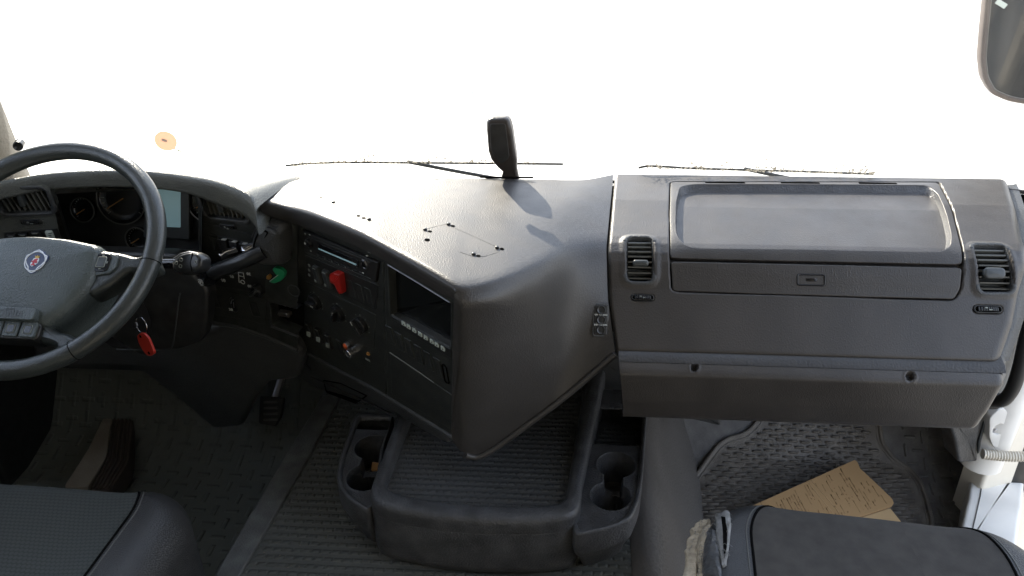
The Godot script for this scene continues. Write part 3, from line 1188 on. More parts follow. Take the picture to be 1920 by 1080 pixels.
	# power sockets on the side of the bulge
	var so := spot(pad_rows, 1126, 600)
	mb = MB.new()
	slab(mb, so, rr(Vector2.ZERO, 0.022, 0.050, 0.003), -0.004, 0.0025, 0.001)
	var sk := part(mb, "socket_panel", M.black, dash)
	for k in 3:
		mb = MB.new()
		pad(mb, so, disc(Vector2(0, -0.0165 + k * 0.0165), 0.0075, 20), [0, 0.002, 0, 0.004, 0.0006, 0.0046, 0.0016, 0.0044, 0.002, 0.003], true)
		part(mb, "socket", M.knob, sk)
	for k in 2:
		words(["12V 10A MAX", "24V 15A MAX"][k], so, 0, -0.0085 + k * 0.0165, 0.0026, 0.0026, M.ink, sk)
	mb = MB.new()
	slab(mb, so, rr(Vector2(0, 0), 0.027, 0.055, 0.004), -0.004, 0.0012, 0.0008)
	part(mb, "socket_bezel", M.lower, sk)

func rocker(dash: Node3D, f: Face, c: Vector2, w: float, h: float, m: Material, proud := 0.004, mark := false) -> Node3D:
	var mb := MB.new()
	pad(mb, f, rr(c, w, h, 0.0025), [0, -0.002, 0, proud * 0.6, 0.0006, proud * 0.8, 0.0015, proud], true, -0.0012)
	var o := part(mb, "rocker_switch" if proud > 0.002 else "blank_plate", m, dash)
	if mark:
		mb = MB.new()
		slab(mb, f, rr(c + Vector2(0, -h * 0.42), w * 0.55, 0.0014, 0.0005), 0, proud + 0.0006, 0.0002)
		part(mb, "edge_mark", M.dim, o)
	return o

func knob(dash: Node3D, f: Face, c: Vector2, r: float, turn: float) -> void:
	var mb := MB.new()
	pad(mb, f, disc(c, r * 1.35, 32), [0, -0.002, 0, 0.0006, 0.0006, 0.001, 0.0015, -0.001, r * 0.3, -0.0014], true)
	var dish := part(mb, "dial_plate", M.black, dash)
	mb = MB.new()
	pad(mb, f, disc(c, r, 32), [0, -0.002, 0.0004, 0.009, 0.0012, 0.0105, 0.003, 0.011], true)
	var k := part(mb, "rotary_knob", M.knob, dish)
	mb = MB.new()
	slab(mb, f, rr(c, r * 0.5, r * 1.9, r * 0.2, turn), 0.008, 0.019, 0.002)
	part(mb, "grip", M.knob, k)
	mb = MB.new()
	slab(mb, f, rr(c + Vector2(0, -r * 0.62).rotated(turn), 0.0016, r * 0.5, 0.0006, turn), 0.01, 0.0196, 0.0003)
	part(mb, "pointer", M.ink, k)
	mb = MB.new()
	for i in 7:
		var an := -2.2 + 4.4 * i / 6.0
		slab(mb, f, rr(c + Vector2(0, -r * 1.22).rotated(an), 0.002 if i % 3 else 0.0032, 0.0022, 0.0006, an), 0, 0.0016, 0.0002)
	part(mb, "scale_mark", M.dim, dish)

func recessed_face(f: Face, top: PackedVector2Array, low: PackedVector2Array, pits: Pits, nu: int, nv: int) -> Array:
	var rows := []
	var at := func(l: PackedVector2Array, u: float) -> float:
		var k := 0
		while k < l.size() - 2 and u > l[k + 1].x:
			k += 1
		return lerpf(l[k].y, l[k + 1].y, clampf((u - l[k].x) / (l[k + 1].x - l[k].x), -1.0, 2.0))
	for i in nv + 1:
		var w := float(i) / nv
		var row := PackedVector3Array()
		for j in nu + 1:
			var u := lerpf(lerpf(top[0].x, low[0].x, w), lerpf(top[top.size() - 1].x, low[low.size() - 1].x, w), float(j) / nu)
			var k := float(j) / nu
			var ut := lerpf(top[0].x, top[top.size() - 1].x, k)
			var ul := lerpf(low[0].x, low[low.size() - 1].x, k)
			var v := lerpf(at.call(top, ut), at.call(low, ul), w)
			row.append(f.pt(u, v, pits.h(u, v, self)))
		rows.append(row)
	return rows

func build_centre_face(dash: Node3D) -> void:
	var f := face_d
	var ul := f.uv(558, 520).x
	var lo := [f.uv(560, 652), f.uv(640, 697), f.uv(700, 728), f.uv(780, 777), f.uv(853, 822)]
	var pits := Pits.new()
	var scr := rounded(f.list([730, 497, 846, 568, 846, 652, 734, 590]), 0.004)
	pits.add(scr, 0.014, 0.003, 0.0012, 0.003)
	pits.add(rounded(f.list([566, 427, 714, 490, 708, 532, 572, 474]), 0.003), 0.004, 0.002)
	for s in [[556, 420, 558, 655], [719, 490, 724, 740]]:
		var a := f.uv(s[0], s[1])
		var b := f.uv(s[2], s[3])
		pits.add(PackedVector2Array([a, a + Vector2(0.0022, 0), b + Vector2(0.0022, 0), b]), 0.005, 0.001)
	var mb := MB.new()
	var tops := f.list([558, 412, 640, 444, 715, 484, 800, 530, 855, 556])
	var rows := recessed_face(f, tops, PackedVector2Array(lo), pits, 210, 170)
	mb.rows(rows)
	part(mb, "centre_face", M.face, dash)
	mb = MB.new()
	var bead := PackedVector3Array(rows[170])
	tube(mb, bead, 0.005, 8)
	part(mb, "bead", M.lower, dash)
	# radio
	mb = MB.new()
	slab(mb, f, rounded(f.list([568, 430, 712, 491.5, 706, 529, 574, 472]), 0.003), -0.004, 0.0035, 0.001)
	var radio := part(mb, "radio", M.black, dash)
	mb = MB.new()
	slab(mb, f, rounded(f.list([600, 455, 676, 487, 675, 501, 599, 467]), 0.002), 0.001, 0.0042, 0.0004)
	var disp := part(mb, "radio_display", M.gloss, radio)
	mb = MB.new()
	slab(mb, f, f.list([600.5, 463, 672, 493, 671.5, 495.5, 601, 465.5]), 0.003, 0.0048, 0.0003)
	part(mb, "lit_line", M.lcd, disp)
	for l in [[580, 442, 700, 490], [580, 472, 698, 521]]:
		mb = MB.new()
		line_on(mb, f, f.list(l), 0.0036, 0.0006)
		part(mb, "trim_line", M.rocker, radio)
	mb = MB.new()
	pad(mb, f, disc(f.uv(584, 453), 0.008, 24), [0, 0.002, 0, 0.0085, 0.001, 0.0095, 0.002, 0.0098], true)
	var vk := part(mb, "volume_knob", M.knob, radio)
	mb = MB.new()
	slab(mb, f, disc(f.uv(580.5, 452), 0.0024, 12), 0.009, 0.0104, 0.0003)
	part(mb, "knob_mark", M.ink, vk)
	var dc := f.uv(687, 493)
	mb = MB.new()
	pad(mb, f, rounded(PackedVector2Array([dc + Vector2(-0.004, -0.0085), dc + Vector2(0.004, -0.0085), dc + Vector2(0.0075, 0), dc + Vector2(0.004, 0.0085), dc + Vector2(-0.004, 0.0085), dc + Vector2(-0.0075, 0)]), 0.002), [0, 0.002, 0, 0.0055, 0.0005, 0.006, 0.0012, 0.006, 0.0017, 0.0052], true)
	part(mb, "control_pad", M.satin, radio)
	mb = MB.new()
	slab(mb, f, rr(dc, 0.0108, 0.0125, 0.003), 0.003, 0.0064, 0.0005)
	part(mb, "control_button", M.gloss, radio)
	for k in 8:
		mb = MB.new()
		slab(mb, f, rr(f.uv(600 + k * 11.6, 477.5 + k * 4.75), 0.0105, 0.0042, 0.0008), 0.002, 0.0046, 0.0004)
		var bt := part(mb, "preset_button", M.knob, radio)
		if k < 6:
			words(str(k + 1), f, f.uv(600 + k * 11.6, 477.5).x, f.uv(600 + k * 11.6, 477.5 + k * 4.75).y, 0.0047, 0.003, M.dim, bt)
	for s in [[575, 436.5, 0.004, 0.002], [584, 438.5, 0.004, 0.0016], [696, 471, 0.0085, 0.0018], [691, 478, 0.004, 0.0018], [586, 469, 0.004, 0.002], [684, 510, 0.004, 0.002]]:
		mb = MB.new()
		slab(mb, f, rr(f.uv(s[0], s[1]), s[2], s[3], 0.0006), 0.002, 0.0042, 0.0002)
		part(mb, "print_mark", M.ink, radio)
	# row of rocker switches under the radio, one with a red cover
	mb = MB.new()
	slab(mb, f, rounded(f.list([573, 478, 710, 535, 705, 582, 573, 520]), 0.003), -0.004, 0.0012, 0.0006)
	var plate := part(mb, "switch_plate", M.black, dash)
	for s in [[599.5, 513], [618, 521]]:
		var q := rocker(dash, f, f.uv(s[0], s[1]), 0.0165, 0.036, M.rocker, 0.009, true)
		mb = MB.new()
		slab(mb, f, rr(f.uv(s[0] - 1, s[1] + 10), 0.006, 0.006, 0.0015), 0.006, 0.0092, 0.0004)
		part(mb, "symbol", M.dim, q)
	for s in [[660, 541], [676, 549], [693, 557]]:
		rocker(dash, f, f.uv(s[0], s[1]), 0.0175, 0.038, M.face, 0.0018)
	mb = MB.new()
	slab(mb, f, rounded(f.list([628, 508, 635, 505.5, 646, 510, 648, 522, 650, 546, 645.5, 546, 642, 532, 629, 524, 627, 515]), 0.002), 0.0, 0.013, 0.003, 0.002)
	var rc := part(mb, "switch_cover", M.red, dash)
	rc.set_meta("label", "red guard over a rocker switch")
	mb = MB.new()
	slab(mb, f, rr(f.uv(637, 536), 0.013, 0.017, 0.002), 0.0, 0.006, 0.001)
	part(mb, "rocker_switch", M.rocker, dash)
	for s in [[581, 497], [581, 506], [581, 515]]:
		mb = MB.new()
		line_on(mb, f, rr(f.uv(s[0], s[1]), 0.005, 0.005, 0.0015), 0.0016, 0.0005, true)
		slab(mb, f, rr(f.uv(s[0], s[1]), 0.002, 0.002, 0.0004), 0.001, 0.002, 0.0002)
		part(mb, "symbol", M.dim, plate)
	# heater knobs
	mb = MB.new()
	slab(mb, f, rounded(f.list([573, 527, 705, 590, 702, 655, 573, 600]), 0.003), -0.004, 0.001, 0.0006)
	part(mb, "heater_plate", M.face, dash)
	knob(dash, f, f.uv(594, 564), 0.0165, 1.45)
	knob(dash, f, f.uv(637, 586), 0.0165, 0.5)
	knob(dash, f, f.uv(680, 607), 0.0165, -0.6)
	# lower row: three lit switches, a blank, indicator, lighter and jack
	var k := 0
	for s in [[582, 618], [600, 628], [618, 639]]:
		var q := rocker(dash, f, f.uv(s[0], s[1]), 0.017, 0.036, M.black, 0.005, true)
		mb = MB.new()
		slab(mb, f, rounded(f.list([s[0] - 3.5, s[1] + 1, s[0] + 3, s[1] + 3.5, s[0] + 3.5, s[1] + 12, s[0] - 3, s[1] + 9]), 0.0012), 0.003, 0.0056, 0.0003)
		part(mb, "symbol", M.lamp if k < 2 else M.dim, q)
		k += 1
	rocker(dash, f, f.uv(638, 651), 0.0175, 0.036, M.face, 0.0018)
	mb = MB.new()
	pad(mb, f, disc(f.uv(653, 645.5), 0.0075, 24), [0, -0.002, 0, 0.006, 0.0008, 0.007, 0.0016, 0.0068, 0.002, 0.005], false)
	var ind := part(mb, "indicator_ring", M.satin, dash)
	mb = MB.new()
	slab(mb, f, disc(f.uv(653, 645.5), 0.0058, 20), 0, 0.0095, 0.002, 0.0015)
	part(mb, "indicator_lens", M.orange, ind)
	mb = MB.new()
	pad(mb, f, disc(f.uv(664, 657), 0.009, 24), [0, -0.002, 0, 0.014, 0.001, 0.0155, 0.002, 0.0155, 0.0026, 0.0145], false)
	var li := part(mb, "lighter_ring", M.chrome, dash)
	mb = MB.new()
	slab(mb, f, disc(f.uv(664, 657), 0.0066, 20), 0, 0.0152, 0.0005)
	part(mb, "lighter_button", M.satin, li)
	mb = MB.new()
	pad(mb, f, disc(f.uv(691, 663), 0.0042, 18), [0, 0, 0, 0.002, 0.0006, 0.0026, 0.0014, 0.0024, 0.0018, 0.0006], true)
	part(mb, "jack", M.brass, dash)
	words("AUX", f, f.uv(690, 674).x, f.uv(690, 674).y, 0.001, 0.005, M.dim, dash)
	# right column: dark screen, row of lit buttons, blanks
	mb = MB.new()
	pad(mb, f, inset(scr, 0.003), [0, -0.0135, 0, -0.0105, 0.003, -0.010], true)
	var sc := part(mb, "screen", M.screen, dash)
	mb = MB.new()
	line_on(mb, f, f.list([729, 496, 785, 529, 845, 566]), 0.0018, 0.0011)
	part(mb, "trim_line", M.satin, sc)
	for l in [[735, 589, 846, 650], [737, 593, 846, 654]]:
		mb = MB.new()
		line_on(mb, f, f.list(l), 0.0012, 0.0006)
		part(mb, "trim_line", M.rocker, sc)
	mb = MB.new()
	slab(mb, f, rounded(f.list([735, 592, 847, 656, 846, 672, 736, 606]), 0.002), -0.003, 0.001, 0.0005)
	var bar := part(mb, "button_bar", M.black, dash)
	for x in [758, 767.5, 778, 789, 799.5, 811, 820, 831.5]:
		mb = MB.new()
		var y: float = 606.0 + (x - 758) * 0.635
		slab(mb, f, rounded(f.list([x - 3.8, y - 6, x + 1, y - 3.5, x + 4, y + 1, x + 4, y + 5.5, x - 3.5, y + 1.5]), 0.0008), 0, 0.0022, 0.0006)
		var bt := part(mb, "lit_button", M.lamp, bar)
		mb = MB.new()
		slab(mb, f, rr(f.uv(x + 0.5, y + 1), 0.0028, 0.0026, 0.0006), 0.001, 0.0025, 0.0002)
		part(mb, "symbol", M.rocker, bt)
	mb = MB.new()
	for i in 3:
		for j in 3:
			slab(mb, f, rr(f.uv(742 + j * 4, 596 + j * 2.3 + i * 4.5), 0.0022, 0.0016, 0.0004), 0, 0.0018, 0.0002)
	part(mb, "print_mark", M.rocker, bar)
	for i in 6:
		rocker(dash, f, f.uv(732 + i * 18, 628 + i * 12.2), 0.0185, 0.038, M.face, 0.0019)
	mb = MB.new()
	pad(mb, f, rr(f.uv(836, 701), 0.012, 0.040, 0.0055, 0, 6), [0, -0.002, 0, 0.0012, 0.001, 0.002, 0.002, 0.0015, 0.0026, -0.0015], true)
	part(mb, "empty_switch_hole", M.gap, dash)
	mb = MB.new()
	slab(mb, f, rounded(f.list([733, 662, 848, 740, 850, 806, 735, 738]), 0.003), -0.003, 0.0016, 0.0008)
	var lw := part(mb, "lower_lid", M.face, dash)
	mb = MB.new()
	line_on(mb, f, f.list([733, 660, 775, 688, 815, 716]), 0.0022, 0.0008)
	part(mb, "trim_line", M.dim, lw)

func build_lever_face(dash: Node3D) -> void:
	var f := face_e
	var mb := MB.new()
	var pits := Pits.new()
	var vc := f.uv(420, 387)
	pits.add(rr(vc, 0.094, 0.052, 0.010), 0.03, 0.003, 0.002, 0.005)
	pits.add(rounded(f.list([506, 566, 560, 580, 562, 628, 512, 608]), 0.004), 0.025, 0.004, 0.0015, 0.004)
	var rows := recessed_face(f, f.list([368, 349, 420, 364, 470, 384, 557, 416]), f.list([384, 602, 440, 609, 500, 629, 558, 655]), pits, 120, 150)
	mb.rows(rows)
	var side := []
	for w in [Vector3(0, 0, 0), Vector3(-0.002, -0.004, -0.01), Vector3(-0.002, -0.05, -0.10)]:
		var row := PackedVector3Array()
		for l in rows:
			row.append(l[0] + w)
		side.append(row)
	mb.rows(side)
	part(mb, "lever_face", M.face, dash)
	mb = MB.new()
	line_on(mb, f, f.list([384, 603, 440, 611, 500, 631, 558, 657]), 0, 0.005)
	part(mb, "bead", M.lower, dash)
	vent(dash, f, vc, 0.090, 0.048, 9, true, f.uv(415, 382) - vc, -0.06, Vector2(0.011, 0.032))
	thumbwheel(dash, f, f.uv(428, 425), 0.036, 0.010)
	mb = MB.new()
	slab(mb, f, disc(f.uv(471, 395), 0.0055, 16), 0, 0.003, 0.0008)
	part(mb, "plug", M.lower, dash)
	for l in [[384, 418, 440, 431, 486, 444], [394, 438, 486, 461]]:
		mb = MB.new()
		line_on(mb, f, f.list(l), 0.0004, 0.0009)
		part(mb, "groove", M.black, dash)
	rocker(dash, f, f.uv(405, 458), 0.019, 0.034, M.face, 0.0019)
	for s in [[422, 462], [442, 466], [461, 470]]:
		var q := rocker(dash, f, f.uv(s[0], s[1]), 0.0185, 0.036, M.black, 0.005)
		mb = MB.new()
		slab(mb, f, rr(f.uv(s[0], s[1] - 15), 0.0095, 0.0016, 0.0006), 0.001, 0.006, 0.0003)
		part(mb, "edge_mark", M.ink, q)
	# parking brake lever in its hump
	mb = MB.new()
	var hump := rounded(f.list([484, 428, 494, 410, 512, 404, 538, 411, 548, 422, 549, 462, 545, 488, 512, 489, 486, 478, 479, 455]), 0.008)
	pad(mb, f, hump, [0, -0.002, 0, 0.006, 0.003, 0.018, 0.008, 0.028, 0.014, 0.032], true, 0.004, 4)
	var hp := part(mb, "lever_housing", M.lower, dash)
	mb = MB.new()
	pad(mb, f, rounded(f.list([497, 428, 503, 418, 514, 415, 522, 419, 512, 436, 505, 463, 495, 460, 493, 443]), 0.004), [0, 0.02, 0, 0.0335, 0.001, 0.0345, 0.002, 0.034, 0.003, 0.026], true)
	part(mb, "lever_slot", M.gap, hp)
	mb = MB.new()
	line_on(mb, f, f.list([488, 432, 496, 414, 512, 408, 534, 415, 541, 424]), 0.029, 0.0012)
	part(mb, "housing_edge", M.lower, hp)
	mb = MB.new()
	for l in 1:
		var q0 := f.uv(512, 455)
		var q1 := f.uv(478, 466)
		var q2 := f.uv(430, 482)
		tube(mb, smooth_path([f.pt(q0.x, q0.y, 0.03), f.pt(q1.x, q1.y, 0.05), f.pt(q2.x, q2.y, 0.055)], 8), 0.0145, 12)
	var lev := part(mb, "brake_lever", M.knob, hp)
	mb = MB.new()
	var lm := f.uv(470, 464)
	var cf := Flat.new(f.pt(lm.x, lm.y, 0.058), Vector3(1, 0, 0.1), Vector3(0, -0.45, 1))
	slab(mb, cf, rounded(cf.list([451, 463, 487, 452, 493, 456, 460, 474, 453, 472]), 0.002), -0.006, 0.004, 0.003, 0.001)
	part(mb, "lever_cap", M.chrome, lev)
	mb = MB.new()
	slab(mb, f, rounded(f.list([409, 478, 416, 470, 440, 466, 446, 470, 442, 490, 436, 503, 418, 508, 411, 500]), 0.006), 0.04, 0.064, 0.006, 0.003)
	var lk := part(mb, "lever_knob", M.gloss, lev)
	mb = MB.new()
	lm = f.uv(428, 474)
	cf = Flat.new(f.pt(lm.x, lm.y, 0.062), Vector3(1, 0, 0.1), Vector3(0, -0.45, 1))
	slab(mb, cf, rounded(cf.list([410, 479, 418, 470, 441, 464, 446, 468, 424, 476, 414, 483]), 0.002), -0.005, 0.004, 0.002)
	part(mb, "knob_cap", M.chrome, lk)
	var pc := f.uv(415, 495)
	mb = MB.new()
	line_on(mb, f, disc(pc, 0.0045, 16), 0.0655, 0.0006, true)
	line_on(mb, f, disc(pc, 0.0068, 16).slice(2, 7), 0.0655, 0.0006)
	line_on(mb, f, disc(pc, 0.0068, 16).slice(10, 15), 0.0655, 0.0006)
	part(mb, "brake_symbol", M.ink, lk)
	words("P", f, pc.x, pc.y, 0.066, 0.0055, M.ink, lk)
	# headlamp switch with its printed symbols
	mb = MB.new()
	slab(mb, f, rounded(f.list([386, 500, 497, 524, 497, 551, 386, 532]), 0.003), -0.002, 0.0012, 0.0006)
	var lp := part(mb, "light_switch_plate", M.black, dash)
	words("10", f, f.uv(419, 525).x, f.uv(419, 525).y, 0.0014, 0.007, M.ink, lp)
	words("10", f, f.uv(435, 518).x, f.uv(435, 518).y, 0.0014, 0.006, M.ink, lp)
	words("0E", f, f.uv(467, 513).x, f.uv(467, 513).y, 0.0014, 0.006, M.ink, lp)
	words("0E", f, f.uv(469, 536).x, f.uv(469, 536).y, 0.0014, 0.006, M.ink, lp)
	mb = MB.new()
	line_on(mb, f, f.list([449, 528, 448, 510, 457, 511, 459, 522]), 0.0016, 0.0008)
	line_on(mb, f, f.list([448, 516, 457, 518]), 0.0016, 0.0008)
	line_on(mb, f, disc(f.uv(456, 528), 0.0042, 16), 0.0016, 0.0008, true)
	line_on(mb, f, f.list([449, 528, 452, 528.5]), 0.0016, 0.0008)
	part(mb, "truck_symbol", M.ink, lp)
	mb = MB.new()
	pad(mb, f, disc(f.uv(486, 541), 0.0125, 24), [0, -0.002, 0.0005, 0.012, 0.002, 0.015, 0.004, 0.016], true)
	var hk := part(mb, "headlamp_knob", M.knob, lp)
	mb = MB.new()
	slab(mb, f, rr(f.uv(484, 540), 0.007, 0.022, 0.003, 0.9), 0.012, 0.023, 0.003)
	part(mb, "grip", M.rocker, hk)
	# dimmer plate, blank and ashtray
	mb = MB.new()
	slab(mb, f, rounded(f.list([390, 538, 498, 560, 498, 608, 455, 598, 390, 588]), 0.003), -0.002, 0.001, 0.0006)
	part(mb, "dimmer_plate", M.face, dash)
	rocker(dash, f, f.uv(403, 562), 0.022, 0.036, M.black, 0.0019)
	rocker(dash, f, f.uv(478, 579), 0.019, 0.036, M.black, 0.0019)
	mb = MB.new()
	slab(mb, f, rr(f.uv(440, 570), 0.011, 0.034, 0.005), 0, 0.006, 0.002)
	var dm := part(mb, "dimmer_wheel", M.knob, dash)
	mb = MB.new()
	line_on(mb, f, f.list([436.5, 566, 438, 559.5, 441, 559]), 0.006, 0.0009)
	line_on(mb, f, f.list([441, 563, 442, 574]), 0.006, 0.0008)
	part(mb, "glint_edge", M.satin, dm)
	words("30", f, f.uv(436, 577).x, f.uv(436, 577).y, 0.0064, 0.006, M.ink, dm)
	mb = MB.new()
	line_on(mb, f, disc(f.uv(551, 545), 0.0125, 20), 0.0006, 0.001, true)
	part(mb, "round_blank", M.rocker, dash)
	mb = MB.new()
	var ash := rounded(f.list([506, 566, 560, 580, 562, 628, 512, 608]), 0.004)
	pad(mb, f, ash, [0.003, -0.024, 0.003, -0.022], true)
	var at := part(mb, "ashtray", M.gap, dash)
	mb = MB.new()
	slab(mb, f, rr(f.uv(532, 590), 0.026, 0.010, 0.003), -0.01, 0.001, 0.001)
	part(mb, "ashtray_flap", M.brass_dark, at)
	mb = MB.new()
	slab(mb, f, rr(f.uv(538.5, 589.5), 0.0025, 0.0075, 0.001), 0, 0.003, 0.0008)
	part(mb, "flap_edge", M.chrome, at)
	mb = MB.new()
	line_on(mb, f, f.list([510, 610, 535, 619, 562, 629]), 0.004, 0.0022)
	part(mb, "ashtray_lip", M.lower, at)

func build_cluster(dash: Node3D) -> void:
	# hood over the instruments
	var secs := []
	for s in [[-140, 372, 1.22], [-60, 350, 1.27], [0, 336, 1.30], [70, 322, 1.325], [160, 315, 1.335], [260, 316, 1.335], [340, 325, 1.312], [405, 338, 1.265], [448, 355, 1.237], [468, 371, 1.225], [478, 392, 1.216]]:
		var e := Sight.at_z(s[0], s[1], s[2])
		var b := wind_base(e.x) + Vector3(0, 0.01, 0.01)
		var drop := 0.037 if s[0] < 400 else 0.047
		var sec := section(b, e, e + Vector3(0, -drop, 0.002), 0.022, 0.004)
		sec.append(e + Vector3(0, -drop - 0.003, -0.012))
		sec.append(e + Vector3(0, -drop - 0.002, -0.10))
		secs.append(sec)
	var rows := loft(secs, 8)
	var mb := MB.new()
	mb.rows(rows)
	part(mb, "instrument_hood", M.hood, dash)
	# housing walls and panel
	var front := PackedVector3Array()
	var back := PackedVector3Array()
	var cf := Flat.new(Vector3(-0.86, 0.79, -1.43), Vector3.RIGHT, Vector3(0, -0.97, 0.24))
	for s in [[92, 346], [180, 338], [270, 338], [340, 344], [386, 354], [378, 400], [378, 480], [396, 560], [260, 560], [134, 545], [128, 450], [108, 385]]:
		front.append(Sight.at_z(s[0], s[1], 1.335 if s[0] < 350 else 1.30))
		var q := cf.uv(lerpf(s[0], 245, 0.04), lerpf(s[1], 430, 0.04))
		back.append(cf.pt(q.x, q.y, 0))
	mb = MB.new()
	mb.rows([front, back], true)
	mb.fan(back, cf.o)
	var hs := part(mb, "instrument_housing", M.black, dash)
	for s in [[232, 372, 0.052, 0.0038], [262, 447, 0.025, 0.0022], [398, 372, 0.050, 0.0038], [160, 392, 0.026, 0.002]]:
		var c := cf.uv(s[0], s[1])
		mb = MB.new()
		pad(mb, cf, disc(c, s[2], 40), [0, 0.001, 0, 0.010, 0.001, 0.012, s[3], 0.0105, s[3] + 0.001, 0.002], true)
		var dial := part(mb, "dial", M.screen, hs)
		mb = MB.new()
		line_on(mb, cf, disc(c, s[2] - 0.001, 40), 0.0115, 0.0014, true)
		part(mb, "dial_rim", M.slat if s[0] != 398 else M.satin, dial)
		mb = MB.new()
		for i in 19:
			var an := -2.3 + 4.6 * i / 18.0
			slab(mb, cf, rr(c + Vector2(0, -s[2] * 0.84).rotated(an), 0.0011, s[2] * (0.14 if i % 3 == 0 else 0.08), 0.0003, an), 0.002, 0.0032, 0.0002)
		part(mb, "dial_mark", M.dim, dial)
		mb = MB.new()
		slab(mb, cf, rr(c + Vector2(0, -s[2] * 0.38).rotated(-2.1), 0.0018, s[2] * 0.8, 0.0006, -2.1), 0.003, 0.0056, 0.0004)
		part(mb, "needle", M.brass, dial)
	# grey surround with the display
	mb = MB.new()
	slab(mb, cf, rounded(cf.list([282, 338, 362, 343, 362, 448, 276, 442]), 0.004), 0, 0.016, 0.002)
	var fr := part(mb, "display_frame", M.rocker, hs)
	mb = MB.new()
	slab(mb, cf, rounded(cf.list([294, 348, 346, 350, 346, 424, 294, 422]), 0.002), 0.01, 0.0168, 0.0004)
	part(mb, "display", M.lcd, fr)
	mb = MB.new()
	slab(mb, cf, rounded(cf.list([228, 462, 384, 470, 388, 500, 222, 492]), 0.004), 0, 0.03, 0.004)
	part(mb, "lower_surround", M.rocker, hs)
	mb = MB.new()
	slab(mb, cf, rr(cf.uv(379, 444), 0.004, 0.006, 0.001), 0.0, 0.004, 0.0005)
	slab(mb, cf, rr(cf.uv(382, 454), 0.007, 0.003, 0.001), 0.0, 0.004, 0.0005)
	part(mb, "symbol", M.ink, hs)
	# panel at the far left: air vent, thumbwheel, switches
	var lf := Flat.new(Sight.at_z(60, 400, 1.32), Vector3(1, 0, -0.10), Vector3(0, -1, -0.1))
	mb = MB.new()
	var pits := Pits.new()
	var vc := lf.uv(44, 377)
	pits.add(rr(vc, 0.100, 0.052, 0.010), 0.03, 0.003, 0.002, 0.005)
	var lrows := recessed_face(lf, lf.list([-120, 366, 0, 352, 92, 344]), lf.list([-120, 560, 0, 560, 136, 556]), pits, 150, 120)
	mb.rows(lrows)
	part(mb, "left_face", M.hood, dash)
	vent(dash, lf, vc, 0.096, 0.048, 9, true, lf.uv(40, 373) - vc, -0.2, Vector2(0.010, 0.030))
	thumbwheel(dash, lf, lf.uv(59, 416), 0.042, 0.012)
	mb = MB.new()
	slab(mb, lf, rounded(lf.list([8, 436, 108, 428, 122, 470, 8, 480]), 0.003), -0.002, 0.001, 0.0006)
	part(mb, "switch_plate", M.black, dash)
	for s in [[28, 452], [50, 450], [73, 447]]:
		rocker(dash, lf, lf.uv(s[0], s[1]), 0.0175, 0.034, M.knob, 0.007, true)
	var wq := rocker(dash, lf, lf.uv(97, 445), 0.0135, 0.032, M.lamp, 0.006)
	mb = MB.new()
	for i in 4:
		slab(mb, lf, rr(lf.uv(96.5, 434.5 + i * 4), 0.006, 0.0014, 0.0004), 0, 0.0066, 0.0002)
	part(mb, "symbol", M.rocker, wq)

